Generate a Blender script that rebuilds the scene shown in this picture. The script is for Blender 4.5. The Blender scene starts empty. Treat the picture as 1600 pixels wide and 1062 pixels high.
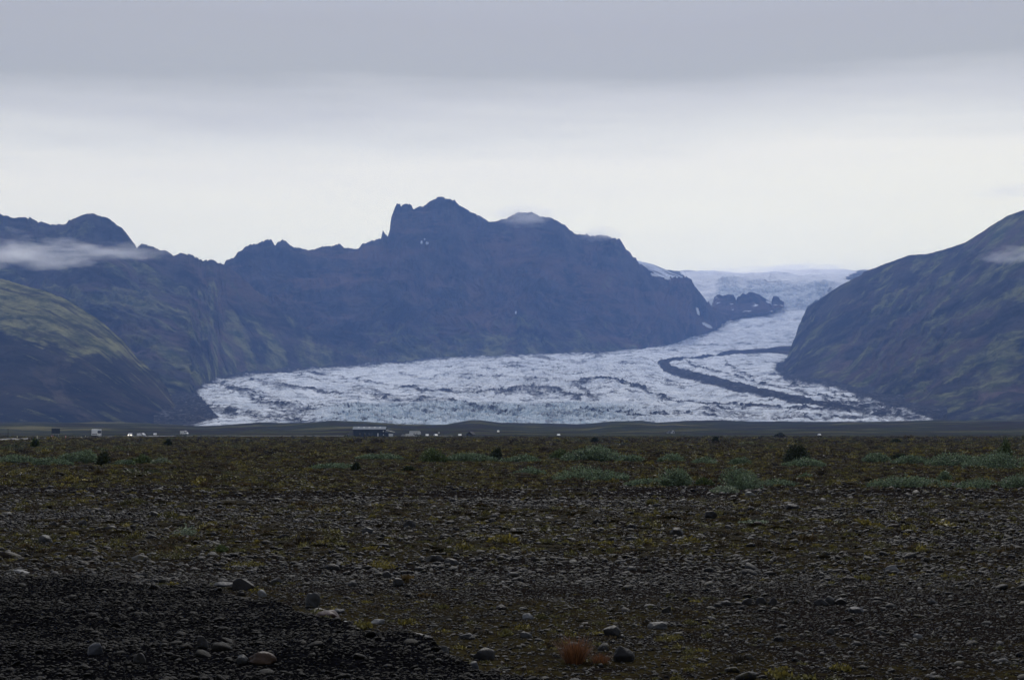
import bpy, math, random
import numpy as np
from mathutils import Vector, Matrix, Euler

random.seed(7); rng = np.random.default_rng(7)
S = bpy.context.scene
COL = S.collection

# ------------------------------------------------------------------ camera
F = 2986.0                      # focal length in pixels of the 1600 px wide photograph
CAMZ = 1.75
PITCH = math.atan((677 - 531) / F)
cam_d = bpy.data.cameras.new('camera'); cam = bpy.data.objects.new('camera', cam_d); COL.objects.link(cam)
cam_d.sensor_width = 36; cam_d.lens = 36 * F / 1600
cam_d.clip_start = 0.2; cam_d.clip_end = 60000
cam.location = (0, 0, CAMZ); cam.rotation_euler = (math.pi / 2 + PITCH, 0, 0)
S.camera = cam

# ------------------------------------------------------------------ render, exposure
S.render.engine = 'CYCLES'
S.view_settings.view_transform = 'Standard'; S.view_settings.look = 'None'
S.view_settings.gamma = 1; S.view_settings.exposure = 0.0
S.cycles.max_bounces = 6; S.cycles.diffuse_bounces = 2; S.cycles.glossy_bounces = 2
S.cycles.transparent_max_bounces = 8; S.cycles.volume_bounces = 2
S.cycles.use_denoising = True; S.cycles.sample_clamp_indirect = 2.0; S.cycles.sample_clamp_direct = 6.0; S.cycles.denoising_prefilter = 'ACCURATE'
S.cycles.volume_step_rate = 1.0

# ------------------------------------------------------------------ sky and sun
SUN_EL, SUN_AZ = math.radians(38), math.radians(4)      # behind the cloud, over the mountains
def nd(nt, kind, **kw):
    n = nt.nodes.new(kind)
    for k, v in kw.items():
        if k == 'inp':
            for a, b in v.items():
                n.inputs[a].default_value = b
        else:
            setattr(n, k, v)
    return n
def ramp(nt, stops, fac=None, interp='LINEAR'):
    r = nt.nodes.new('ShaderNodeValToRGB'); cr = r.color_ramp; cr.interpolation = interp
    while len(cr.elements) < len(stops): cr.elements.new(0.5)
    for e, (p, c) in zip(cr.elements, stops):
        e.position = p; e.color = (c[0], c[1], c[2], 1) if hasattr(c, '__len__') else (c, c, c, 1)
    if fac is not None: nt.links.new(fac, r.inputs['Fac'])
    return r
def math_(nt, op, a, b=None, c=None, clamp=False):
    n = nt.nodes.new('ShaderNodeMath'); n.operation = op; n.use_clamp = clamp
    for i, v in enumerate((a, b, c)):
        if v is None: continue
        if isinstance(v, (int, float)): n.inputs[i].default_value = v
        else: nt.links.new(v, n.inputs[i])
    return n.outputs[0]
def mixc(nt, fac, a, b, mode='MIX'):
    n = nt.nodes.new('ShaderNodeMix'); n.data_type = 'RGBA'; n.blend_type = mode
    for s, v in ((0, fac), (6, a), (7, b)):
        if isinstance(v, (int, float)): n.inputs[s].default_value = v
        elif isinstance(v, tuple): n.inputs[s].default_value = (*v[:3], 1)
        else: nt.links.new(v, n.inputs[s])
    return n.outputs[2]

W = bpy.data.worlds.new('World'); S.world = W; W.use_nodes = True
nt = W.node_tree; nt.nodes.clear()
out = nt.nodes.new('ShaderNodeOutputWorld')
sky = nd(nt, 'ShaderNodeTexSky', sky_type='NISHITA', sun_disc=False, sun_elevation=SUN_EL, sun_rotation=SUN_AZ, air_density=1.2, dust_density=2.0)
bg1 = nt.nodes.new('ShaderNodeBackground'); bg1.inputs[1].default_value = 0.06
nt.links.new(sky.outputs[0], bg1.inputs[0])
tc = nt.nodes.new('ShaderNodeTexCoord')
sx = nt.nodes.new('ShaderNodeSeparateXYZ'); nt.links.new(tc.outputs['Generated'], sx.inputs[0])
mp = nd(nt, 'ShaderNodeMapping', inp={'Scale': (1.6, 1.6, 9.0)}); nt.links.new(tc.outputs['Generated'], mp.inputs[0])
nz = nd(nt, 'ShaderNodeTexNoise', inp={'Scale': 2.2, 'Detail': 5.0, 'Roughness': 0.5}); nt.links.new(mp.outputs[0], nz.inputs['Vector'])
mp2 = nd(nt, 'ShaderNodeMapping', inp={'Scale': (1.0, 1.0, 14.0), 'Location': (0.3, 0.1, 0)}); nt.links.new(tc.outputs['Generated'], mp2.inputs[0])
nz2 = nd(nt, 'ShaderNodeTexNoise', inp={'Scale': 5.0, 'Detail': 8.0, 'Roughness': 0.6}); nt.links.new(mp2.outputs[0], nz2.inputs['Vector'])
w1 = math_(nt, 'MULTIPLY_ADD', nz.outputs[0], 0.034, -0.017)
w2 = math_(nt, 'MULTIPLY_ADD', nz2.outputs[0], 0.024, -0.012)
# the edge of the stratus deck lies a little lower on the west side
el = math_(nt, 'ADD', math_(nt, 'ADD', sx.outputs[2], w1), math_(nt, 'ADD', w2, math_(nt, 'MULTIPLY', sx.outputs[0], -0.02)))
elr = math_(nt, 'MULTIPLY', el, 2.0, clamp=True)
K = 1.0
stops = [(0.0, (1.44, 1.36, 0.98)), (0.185, (1.40, 1.317, 0.95)), (0.277, (1.18, 1.114, 0.90)), (0.306, (0.99, 0.955, 0.81)), (0.338, (0.775, 0.75, 0.67)),
         (0.376, (0.525, 0.515, 0.455)), (0.42, (0.51, 0.495, 0.465)), (0.55, (0.58, 0.59, 0.62)), (1.0, (0.62, 0.65, 0.74))]
cr = ramp(nt, stops, elr)
bg2 = nt.nodes.new('ShaderNodeBackground'); bg2.inputs[1].default_value = K
# the cloud is brightest towards the hidden sun, duller behind the viewer
yf = nt.nodes.new('ShaderNodeMapRange'); yf.interpolation_type = 'SMOOTHSTEP'
for i_, v_ in ((1, -0.3), (2, 0.75), (3, 0.8), (4, 1.0)): yf.inputs[i_].default_value = v_
nt.links.new(sx.outputs[1], yf.inputs[0]); nt.links.new(mixc(nt, 1.0, cr.outputs[0], yf.outputs[0], 'MULTIPLY'), bg2.inputs[0])
mx = nt.nodes.new('ShaderNodeMixShader'); mx.inputs[0].default_value = 0.93
nt.links.new(bg1.outputs[0], mx.inputs[1]); nt.links.new(bg2.outputs[0], mx.inputs[2]); nt.links.new(mx.outputs[0], out.inputs[0])

sun_d = bpy.data.lights.new('sun', 'SUN'); sun = bpy.data.objects.new('sun', sun_d); COL.objects.link(sun)
sun_d.energy = 2.0; sun_d.angle = math.radians(8); sun_d.color = (1, 0.96, 0.9)
dvec = Vector((math.sin(SUN_AZ) * math.cos(SUN_EL), math.cos(SUN_AZ) * math.cos(SUN_EL), math.sin(SUN_EL)))
sun.rotation_euler = dvec.to_track_quat('Z', 'Y').to_euler()

# ------------------------------------------------------------------ helpers
cp, sp = math.cos(PITCH), math.sin(PITCH)
def P(px, py, D):
    """world point that stands at ground distance D in the direction of photo pixel (px, py)"""
    px = np.asarray(px, float); py = np.asarray(py, float); D = np.asarray(D, float)
    dx = (px - 800) / F; up = (531 - py) / F
    dy = cp - up * sp; dz = sp + up * cp
    return np.stack([dx / dy * D + 0 * dz, D + 0 * dz + 0 * dx, CAMZ + dz / dy * D + 0 * dx], -1)
def flatD(py, z=0.0):
    up = (531 - py) / F
    return (z - CAMZ) * (cp - up * sp) / (sp + up * cp)

def hsh(ix, iy, seed):
    h = (ix.astype(np.int64) * 374761393 + iy.astype(np.int64) * 668265263 + seed * 1442695041) & 0xffffffff
    h = ((h ^ (h >> 13)) * 1274126177) & 0xffffffff
    h = ((h ^ (h >> 15)) * 2246822519) & 0xffffffff
    return (h ^ (h >> 16)) & 0xffffffff
def noise2(x, y, seed=0):
    x = np.asarray(x, float); y = np.asarray(y, float)
    x0 = np.floor(x); y0 = np.floor(y); fx = x - x0; fy = y - y0
    ux = fx ** 3 * (fx * (fx * 6 - 15) + 10); uy = fy ** 3 * (fy * (fy * 6 - 15) + 10)
    def g(ox, oy):
        a = hsh(x0 + ox, y0 + oy, seed) / 4294967296.0 * 2 * np.pi
        return np.cos(a) * (fx - ox) + np.sin(a) * (fy - oy)
    a = g(0, 0) * (1 - ux) + g(1, 0) * ux; b = g(0, 1) * (1 - ux) + g(1, 1) * ux
    return (a * (1 - uy) + b * uy) * 1.45
def fbm(x, y, oct=5, seed=0, gain=0.5):
    s = 0; a = 1; t = 0
    for i in range(oct):
        s = s + a * noise2(x, y, seed + i * 17); t += a; a *= gain; x = x * 2.03 + 11.3; y = y * 2.03 - 7.1
    return s / t
def ridged(x, y, oct=5, seed=0, gain=0.5):
    s = 0; a = 1; t = 0
    for i in range(oct):
        s = s + a * (1 - np.abs(noise2(x, y, seed + i * 31)) * 2); t += a; a *= gain; x = x * 2.07 + 3.7; y = y * 2.07 + 9.2
    return s / t
def sst(a, b, x):
    t = np.clip((x - a) / (b - a), 0, 1); return t * t * (3 - 2 * t)

def mesh_np(name, V, Fq, mats=(), smooth=True, attrs=None):
    me = bpy.data.meshes.new(name); V = np.ascontiguousarray(V, np.float32); Fq = np.ascontiguousarray(Fq, np.int32)
    k = Fq.shape[1]
    me.vertices.add(len(V)); me.vertices.foreach_set('co', V.ravel())
    me.loops.add(Fq.size); me.loops.foreach_set('vertex_index', Fq.ravel())
    me.polygons.add(len(Fq)); me.polygons.foreach_set('loop_start', np.arange(0, Fq.size, k, dtype=np.int32))
    me.polygons.foreach_set('use_smooth', np.full(len(Fq), smooth))
    if attrs:
        for a, v in attrs.items():
            at = me.attributes.new(a, 'FLOAT', 'POINT'); at.data.foreach_set('value', np.ascontiguousarray(v, np.float32).ravel())
    me.update(calc_edges=True); me.validate()
    for m in mats: me.materials.append(m)
    return me
def grid_faces(nr, nc, flip=False):
    i = np.arange((nr - 1) * (nc - 1)); r = i // (nc - 1); c = i % (nc - 1); a = r * nc + c
    f = np.stack([a, a + 1, a + nc + 1, a + nc], -1)
    return f[:, ::-1] if flip else f
def link(name, me, parent=None):
    o = bpy.data.objects.new(name, me); COL.objects.link(o)
    if parent: o.parent = parent
    return o
def tag(o, label=None, cat=None, group=None, kind=None):
    if label: o['label'] = label
    if cat: o['category'] = cat
    if group: o['group'] = group
    if kind: o['kind'] = kind
    return o
def empty(name, loc, rz=0.0):
    o = bpy.data.objects.new(name, None); COL.objects.link(o); o.location = loc; o.rotation_euler = (0, 0, rz); o.empty_display_size = 0.1
    return o
def copy_tree(o, parent=None):
    c = o.copy(); COL.objects.link(c); c.parent = parent
    for ch in list(o.children): copy_tree(ch, c)
    return c

# ------------------------------------------------------------------ materials
def mat(name, rough=0.85, spec=0.3):
    m = bpy.data.materials.new(name); m.use_nodes = True; nt = m.node_tree
    b = nt.nodes['Principled BSDF']; b.inputs['Roughness'].default_value = rough; b.inputs['Specular IOR Level'].default_value = spec
    return m, nt, b
def attr(nt, n):
    a = nt.nodes.new('ShaderNodeAttribute'); a.attribute_name = n; return a.outputs['Fac']
def noise_n(nt, vec, scale, detail=4, rough=0.55, mapscale=None):
    if mapscale:
        m = nt.nodes.new('ShaderNodeMapping'); m.inputs['Scale'].default_value = mapscale; nt.links.new(vec, m.inputs[0]); vec = m.outputs[0]
    n = nt.nodes.new('ShaderNodeTexNoise'); n.inputs['Scale'].default_value = scale; n.inputs['Detail'].default_value = detail; n.inputs['Roughness'].default_value = rough
    nt.links.new(vec, n.inputs['Vector']); return n.outputs[0]
def objco(nt):
    t = nt.nodes.new('ShaderNodeTexCoord'); return t.outputs['Object']
def bump(nt, b, h, strength=0.5, dist=0.02):
    n = nt.nodes.new('ShaderNodeBump'); n.inputs['Strength'].default_value = strength; n.inputs['Distance'].default_value = dist
    nt.links.new(h, n.inputs['Height']); nt.links.new(n.outputs[0], b.inputs['Normal'])
def plain(name, col, rough=0.6, spec=0.4, metal=0.0, var=0.15, scale=3.0):
    m, nt, b = mat(name, rough, spec); b.inputs['Metallic'].default_value = metal
    n = noise_n(nt, objco(nt), scale, 5)
    r = ramp(nt, [(0.25, tuple(c * (1 - var) for c in col)), (0.75, tuple(min(1, c * (1 + var)) for c in col))], n)
    nt.links.new(r.outputs[0], b.inputs['Base Color']); return m

# ground: black basalt gravel with moss; 'moss' and 'far' are painted as real cover, not light
def make_ground_mat():
    m, nt, b = mat('outwash_gravel', 1.0, 0.0); co = objco(nt)
    v = nt.nodes.new('ShaderNodeTexVoronoi'); v.inputs['Scale'].default_value = 22; nt.links.new(co, v.inputs['Vector'])
    g = ramp(nt, [(0.0, (0.005, 0.004, 0.004)), (0.6, (0.011, 0.009, 0.008)), (1.0, (0.026, 0.021, 0.018))], v.outputs['Color'])
    n1 = noise_n(nt, co, 9, 8, 0.65)
    mo = ramp(nt, [(0.3, (0.010, 0.0075, 0.004)), (0.5, (0.024, 0.019, 0.009)), (0.68, (0.048, 0.042, 0.017)), (0.8, (0.09, 0.08, 0.03))], n1)
    n2 = noise_n(nt, co, 2.4, 8, 0.7)
    f = math_(nt, 'SUBTRACT', math_(nt, 'ADD', attr(nt, 'moss'), math_(nt, 'MULTIPLY_ADD', n2, 1.6, -0.8)), 0.5)
    f = math_(nt, 'MULTIPLY_ADD', f, 4.0, 0.5, clamp=True)
    c = mixc(nt, f, g.outputs[0], mo.outputs[0])
    n3 = noise_n(nt, co, 0.006, 10, 0.72, (0.6, 1.6, 1))
    fr = ramp(nt, [(0.34, (0.010, 0.009, 0.008)), (0.44, (0.034, 0.025, 0.015)), (0.5, (0.024, 0.026, 0.009)), (0.56, (0.056, 0.054, 0.018)), (0.64, (0.12, 0.105, 0.045))], n3)
    c = mixc(nt, attr(nt, 'far'), c, fr.outputs[0])
    c = mixc(nt, attr(nt, 'bank'), c, ramp(nt, [(0.0, (0.0015, 0.0015, 0.002)), (0.7, (0.004, 0.004, 0.005)), (1.0, (0.010, 0.010, 0.012))], v.outputs['Color']).outputs[0])
    nt.links.new(c, b.inputs['Base Color'])
    bump(nt, b, math_(nt, 'ADD', n1, math_(nt, 'MULTIPLY', v.outputs['Distance'], -0.8)), 0.9, 0.03)
    return m

def make_rock_mat(name='cobble_stone', moss=True, mul=1.0, fixed=None, spec=0.14):
    m, nt, b = mat(name, 0.6, spec); co = objco(nt)
    oi = nt.nodes.new('ShaderNodeObjectInfo')
    stops = [(0.0, (0.014, 0.014, 0.017)), (0.35, (0.028, 0.028, 0.032)), (0.62, (0.050, 0.050, 0.056)), (0.78, (0.085, 0.085, 0.09)), (0.88, (0.05, 0.028, 0.02)), (0.94, (0.15, 0.148, 0.145)), (1.0, (0.24, 0.235, 0.22))]
    r = ramp(nt, [(p, tuple(x * mul for x in c)) for p, c in stops], oi.outputs['Random'])
    base = r.outputs[0] if fixed is None else None
    n = noise_n(nt, co, 6, 6, 0.65)
    var = ramp(nt, [(0.25, 0.62), (0.75, 1.35)], n)
    if fixed is None: c = mixc(nt, 1.0, base, var.outputs[0], 'MULTIPLY')
    else: c = mixc(nt, 1.0, fixed, var.outputs[0], 'MULTIPLY')
    if moss:
        rr = math_(nt, 'FRACT', math_(nt, 'MULTIPLY', oi.outputs['Random'], 37.7))
        n2 = noise_n(nt, co, 2.2, 4, 0.6)
        f = math_(nt, 'MULTIPLY', math_(nt, 'GREATER_THAN', rr, 0.62), ramp(nt, [(0.5, 0.0), (0.6, 0.8)], n2).outputs[0])
        c = mixc(nt, f, c, (0.036, 0.031, 0.011))
    nt.links.new(c, b.inputs['Base Color'])
    bump(nt, b, noise_n(nt, co, 14, 5, 0.6), 0.35, 0.05)
    return m

def make_mtn_mat(name, rock, rock2, grass, grass2, red):
    m, nt, b = mat(name, 1.0, 0.0); co = objco(nt)
    n = noise_n(nt, co, 0.006, 10, 0.68)
    n4 = noise_n(nt, co, 0.0022, 10, 0.7, (1, 1, 3.5))
    c = ramp(nt, [(0.40, rock), (0.60, rock2)], n).outputs[0]
    c = mixc(nt, ramp(nt, [(0.50, 0.0), (0.60, 0.8)], n4).outputs[0], c, red)
    c = mixc(nt, math_(nt, 'MULTIPLY', attr(nt, 'scree'), ramp(nt, [(0.42, 0.15), (0.55, 1.0)], noise_n(nt, co, 0.015, 8, 0.7)).outputs[0]), c, tuple(min(0.3, v * 1.5) for v in red))
    gr = ramp(nt, [(0.40, grass), (0.60, grass2)], noise_n(nt, co, 0.011, 8, 0.7)).outputs[0]
    n3 = noise_n(nt, co, 0.009, 9, 0.7)
    f = math_(nt, 'MULTIPLY_ADD', math_(nt, 'ADD', attr(nt, 'veg'), math_(nt, 'MULTIPLY_ADD', n3, 1.2, -1.1)), 3.0, 0.5, clamp=True)
    c = mixc(nt, f, c, gr)
    c = mixc(nt, attr(nt, 'snow'), c, (0.75, 0.78, 0.82))
    nt.links.new(c, b.inputs['Base Color'])
    bump(nt, b, noise_n(nt, co, 0.02, 10, 0.72), 1.0, 26.0)
    return m

def make_ice_mat():
    m, nt, b = mat('glacier_ice', 1.0, 0.0); co = objco(nt)
    n = noise_n(nt, co, 0.012, 10, 0.7)
    n2 = noise_n(nt, co, 0.05, 8, 0.75)
    clean = ramp(nt, [(0.38, (0.46, 0.49, 0.54)), (0.5, (0.76, 0.78, 0.80)), (0.62, (0.90, 0.91, 0.92))], n).outputs[0]
    blue = ramp(nt, [(0.38, (0.20, 0.29, 0.35)), (0.62, (0.78, 0.85, 0.87))], n2).outputs[0]
    c = mixc(nt, attr(nt, 'blue'), clean, blue)
    c = mixc(nt, attr(nt, 'snow'), c, (0.86, 0.86, 0.85))
    debris_shade = ramp(nt, [(0.38, (0.012, 0.012, 0.013)), (0.55, (0.050, 0.047, 0.045)), (0.66, (0.16, 0.16, 0.165))], n2).outputs[0]
    f = math_(nt, 'ADD', attr(nt, 'dirt_shade'), math_(nt, 'MULTIPLY_ADD', n2, 1.8, -0.9))
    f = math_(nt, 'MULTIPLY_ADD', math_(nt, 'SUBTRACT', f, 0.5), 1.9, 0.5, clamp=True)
    c = mixc(nt, f, c, debris_shade)  # moraine rubble, and the shade painted down in the crevasses
    nt.links.new(c, b.inputs['Base Color'])
    bump(nt, b, n2, 0.8, 6.0)
    return m

M_ground = make_ground_mat()
M_rock = make_rock_mat(mul=0.225, spec=0.11)
M_rock_dark = make_rock_mat('bank_gravel_stone', False, 0.03, spec=0.05)
M_mtn = make_mtn_mat('basalt_massif', (0.010, 0.010, 0.012), (0.062, 0.055, 0.055), (0.045, 0.055, 0.022), (0.20, 0.20, 0.09), (0.105, 0.074, 0.066))
M_mas = make_mtn_mat('main_massif_basalt', (0.010, 0.009, 0.010), (0.085, 0.072, 0.068), (0.045, 0.055, 0.022), (0.20, 0.20, 0.09), (0.14, 0.088, 0.070))
M_hill = make_mtn_mat('grassy_slope', (0.012, 0.012, 0.011), (0.045, 0.040, 0.034), (0.060, 0.066, 0.024), (0.27, 0.26, 0.11), (0.065, 0.050, 0.038))
M_ice = make_ice_mat()

# ------------------------------------------------------------------ terrain
def interp_pts(u, pts, cols):
    pts = np.array(pts, float); return [np.interp(u, pts[:, 0], pts[:, c]) for c in cols]

crest_px = np.array([(-900, 660), (0, 661), (120, 661.5), (250, 664), (300, 665.5), (340, 665.5), (403, 661.5), (440, 663), (475, 662), (524, 658.5), (572, 660), (600, 661.5),
    (631, 664.5), (654, 665.5), (696, 664.5), (712, 662), (735, 658), (751, 657.5), (784, 661.5), (850, 662), (903, 663.5), (926, 661.5), (955, 658), (1001, 657.5), (1027, 661),
    (1053, 659.5), (1105, 660), (1170, 661.5), (1251, 661), (1300, 660.8), (1380, 659), (1460, 658), (1600, 659), (2500, 659)], float)
BX = np.array([-30, -5.4, -3.0, -1.73, -0.7, 0.2, 0.49, 1.2, 3, 8]); BY = np.array([23, 20.2, 19.0, 16.2, 14.0, 11.9, 11.2, 9.0, 5, -5]) * 0.9; BX = BX * 0.9
def ground_z(x, y, detail=True):
    x = np.asarray(x, float); y = np.asarray(y, float)
    D = np.maximum(y, 1.0)
    px = 800 + F * x / D
    py = np.interp(px, crest_px[:, 0], crest_px[:, 1])
    zc = CAMZ + (677 - py) / F * 3600
    zc = zc + fbm(x / 90, y / 90, 3, 5) * 1.5
    rise = sst(1450, 3600, y) ** 1.15
    z = zc * rise - sst(3650, 4100, y) * 9
    z = z + sst(1500, 2300, y) * (1 - sst(3200, 3700, y)) * fbm(x / 260, y / 200, 5, 9) * 8.0
    z = z + sst(500, 1400, y) * 0.0
    yb = np.interp(x, BX, BY) + fbm(x / 0.8, y / 0.8, 3, 21) * 0.5
    z = z + 0.45 * sst(-0.2, 0.6, yb - y) * (1 + 0.2 * fbm(x / 2, y / 2, 3, 23))
    if detail:
        a = 0.02 + 0.05 * sst(20, 70, y) + 0.04 * sst(80, 250, y)
        z = z + fbm(x / 1.7, y / 1.7, 4, 3) * a + fbm(x / 14, y / 14, 3, 4) * 0.07 * sst(15, 40, y) * (1 - 0.3 * sst(900, 1500, y))
    return z
def bankness(x, y):
    yb = np.interp(x, BX, BY) + fbm(x / 0.8, y / 0.8, 3, 21) * 0.5
    return sst(-0.5, 0.3, yb - y)
def mossness(x, y):
    D = np.maximum(y, 1)
    lv = np.interp(D, [14, 18, 22, 26, 29, 40, 48, 52, 62, 66, 80, 110, 400, 900], [0.48, 0.54, 0.46, 0.42, 0.58, 0.56, 0.52, 0.38, 0.38, 0.68, 0.74, 0.66, 0.70, 0.85])
    xr = x / D
    lv = lv - 0.16 * sst(60, 72, D) * (1 - sst(95, 110, D)) * sst(0.03, -0.15, xr)
    lv = lv + fbm(x / 7, y / 9, 4, 41) * 0.62 + fbm(x / 1.2, y / 1.2, 3, 42) * 0.30
    return np.clip(lv * (1 - bankness(x, y)), 0, 1)

rows = np.concatenate([[-3000, -800, -200, -60, -20, -6, 0, 4], np.arange(7, 48, 0.12), np.arange(48, 150, 0.45), np.arange(150, 500, 2.5), np.geomspace(500, 4300, 230), [5000, 7000, 10000, 13000, 16000]])
tcol = np.linspace(-1, 1, 640); tcol = np.sign(tcol) * (0.55 * np.abs(tcol) + 0.45 * np.abs(tcol) ** 6)
half = np.where(rows < 0, np.maximum(20, -rows * 1.2), np.maximum(12, rows * 0.72))
half[-5:] = 10500; half = np.minimum(half, 10500)
GX = half[:, None] * tcol[None, :]; GY = np.repeat(rows[:, None], len(tcol), 1)
GZ = ground_z(GX, GY); GZ = np.where(GY > 4200, 8.0, GZ)
V = np.stack([GX, GY, GZ], -1).reshape(-1, 3)
me = mesh_np('ground', V, grid_faces(len(rows), len(tcol)), [M_ground], True,
             {'moss': mossness(GX, GY), 'far': sst(250, 900, GY), 'bank': bankness(GX, GY)})
tag(link('ground', me), kind='structure')

def mountain(name, ridge, foot, material, nu, nv, prof=1.35, gully=60, gl=230, jag=9, back=2500, vegf=None, seed=0, strata=0, cliff=0, foot_drop=30, snowf=None, kind='structure', rough=22, skew=0.0, jw=60):
    R = np.array(ridge, float); Ft = np.array(foot, float)
    u = np.linspace(R[0, 0], R[-1, 0], nu)
    rpx, rpy, rD = interp_pts(u, R, (1, 2, 3)); fpx, fpy, fD = interp_pts(u, Ft, (1, 2, 3))
    PR = P(rpx, rpy, rD); PF = P(fpx, fpy, fD); PF[:, 2] -= foot_drop
    seg = np.concatenate([[0], np.cumsum(np.linalg.norm(np.diff((PR[:, :2] + PF[:, :2]) / 2, axis=0), axis=1))])   # metres along the range
    jagv = (fbm(seg / jw, seg * 0 + 3.3, 6, seed + 1, 0.7) + 0.7 * np.clip(ridged(seg / 45, seg * 0 + 7.7, 4, seed + 2, 0.6) - 0.45, -0.3, 1) * sst(-0.1, 0.25, fbm(seg / 400, seg * 0 + 1.7, 2, seed + 4))) * jag
    PR[:, 2] += jagv
    v = np.linspace(0, 1, nv) ** 1.15
    nb = max(8, nv // 6); vb = np.linspace(1, 0, nb, endpoint=False)
    # front
    H = 1 - (1 - v) ** prof
    if cliff:                                     # steep upper crags, then talus
        H = np.interp(v, [0, 0.12, 0.30, 0.6, 1], [0, 0.24, 0.42 + 0.04, 0.72, 1]) * cliff + H * (1 - cliff)
    kk = np.exp(-0.5 * (np.arange(-(nu // 8), nu // 8 + 1) / (nu / 24)) ** 2); kk /= kk.sum(); pad = len(kk) // 2
    zs = np.convolve(np.pad(PR[:, 2], pad, 'edge'), kk, 'valid'); dz_ = (PR[:, 2] - zs)[None, :] * np.exp(-v[:, None] * 7)
    X = PR[None, :, 0] + (PF - PR)[None, :, 0] * v[:, None]
    Y = PR[None, :, 1] + (PF - PR)[None, :, 1] * v[:, None]
    Z = zs[None, :] + (PF[:, 2] - zs)[None, :] * H[:, None] + dz_
    ln = np.linalg.norm(PF - PR, axis=1)[None, :] * v[:, None]
    su = np.repeat(seg[None, :], nv, 0)
    env = np.sin(np.pi * np.clip(v, 0, 1)) ** 0.6 * (1 - 0.35 * v); env = env[:, None]
    wx = fbm(su / 500, ln / 500, 3, seed + 5) * 220 + ln * skew
    g = ridged((su + wx) / gl, ln / (gl * 3.2), 6, seed + 7, 0.6)
    hf = np.abs(PR[:, 2] - PF[:, 2])[None, :] / 900
    dY = (PF - PR)[:, :2]; nrm = dY / (np.linalg.norm(dY, axis=1)[:, None] + 1e-6)
    sp_ = np.hypot(np.gradient(X, axis=1), np.gradient(Y, axis=1)); sp_ = sp_ / np.median(sp_); sp_ = np.clip(sp_ * 1.3 - 0.15, 0.08, 1)
    ker = np.ones(31) / 31; sp_ = np.apply_along_axis(lambda r_: np.convolve(np.pad(r_, 15, 'edge'), ker, 'valid'), 1, sp_); env = env * sp_
    amt = (g - 0.35) * gully * 2.0 * env * np.clip(hf, 0.15, 1.2)
    X += nrm[None, :, 0] * amt; Y += nrm[None, :, 1] * amt
    Z += (fbm(su / 150, ln / 150, 6, seed + 9, 0.6) * rough * env + (g - 0.4) * gully * 0.35 * env) * np.clip(hf, 0.2, 1.2)
    if strata:
        zz = Z + fbm(su / 700, ln / 700, 2, seed + 13) * 120
        ph = (zz / 62.0) % 1.0
        Z += (sst(0.15, 0.85, ph) - ph) * 62 * strata * env * (1 - v[:, None]) ** 0.5
    # back
    Xb = PR[None, :, 0] * np.ones((nb, 1)); Yb = PR[None, :, 1] + back * vb[:, None]; Xb = Xb * (Yb / PR[None, :, 1])
    Zb = PR[None, :, 2] - (PR[None, :, 2] + 40) * (vb[:, None]) ** 0.8 + fbm(Xb / 200, Yb / 200, 4, seed + 30) * 25 * vb[:, None]
    X = np.vstack([Xb, X]); Y = np.vstack([Yb, Y]); Z = np.vstack([Zb, Z])
    veg = np.zeros_like(X); snow = np.zeros_like(X); scree = np.zeros_like(X); scree[nb:] = np.clip(sst(0.45, 0.1, g) * (0.35 + 0.65 * v[:, None]), 0, 1)
    ppx = 800 + F * X / Y; ppy = 677 - (Z - CAMZ) / Y * F
    if vegf is not None:
        veg[nb:] = vegf(ppx[nb:], ppy[nb:], v[:, None], su + ln * skew, ln, g)
    if snowf is not None: snow[nb:] = snowf(ppx[nb:], ppy[nb:], su, ln)
    me = mesh_np(name, np.stack([X, Y, Z], -1).reshape(-1, 3), grid_faces(nv + nb, nu, True), [material], True, {'veg': veg, 'snow': snow, 'scree': scree})
    return tag(link(name, me), kind=kind)

Yt = np.array([425, 428, 432, 440, 455, 470, 487, 500, 520, 538, 546, 550, 556, 565, 575, 585, 600, 612, 630, 645, 655, 662, 672])
Dold = np.array([15800, 15300, 14300, 12950, 12350, 12050, 11700, 11200, 10400, 9500, 8800, 8200])
Dt = np.array([12800, 12400, 11800, 11050, 10750, 10500, 10300, 10000, 9600, 9150, 8650, 8200, 7800, 7350, 6900, 6400, 5700, 5250, 4700, 4300, 4080, 3900, 3600])
def DM(d): return float(np.interp(d, Dold[::-1], Dt[:12][::-1]))
def Dg(y): return float(np.interp(y, Yt, Dt))

# green hill at the west end
def veg_L0(px, py, v, su, ln, g):
    line = np.interp(px, [-300, 0, 110, 190, 230, 262, 290], [480, 520, 548, 562, 575, 600, 640])
    up = sst(14, -14, py - line + fbm(px / 30, py / 30, 3, 77) * 26)
    st = fbm((su + ln * 1.2) / 330, (ln - su * 0.15) / 62, 6, 78, 0.68)
    return np.clip(0.22 + 0.40 * up + st * 0.75, 0, 1)
mountain('green_hill', [(-500, -500, 360, 5600), (-200, -200, 405, 5400), (0, 0, 436, 5300), (60, 60, 452, 5250), (100, 100, 466, 5200), (150, 150, 496, 5100), (190, 190, 531, 5000), (215, 215, 560, 4950),
          (245, 245, 584, 4850), (262, 262, 608, 4750), (275, 275, 640, 4600), (300, 300, 664, 4400)],
         [(-500, -700, 672, 3500), (0, -40, 672, 3700), (150, 130, 672, 3750), (215, 215, 671, 3900), (262, 280, 670, 4100), (300, 310, 668, 4300)],
         M_hill, 520, 260, prof=1.15, gully=52, gl=300, jag=5, vegf=veg_L0, seed=100, foot_drop=4, rough=34)

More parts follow.
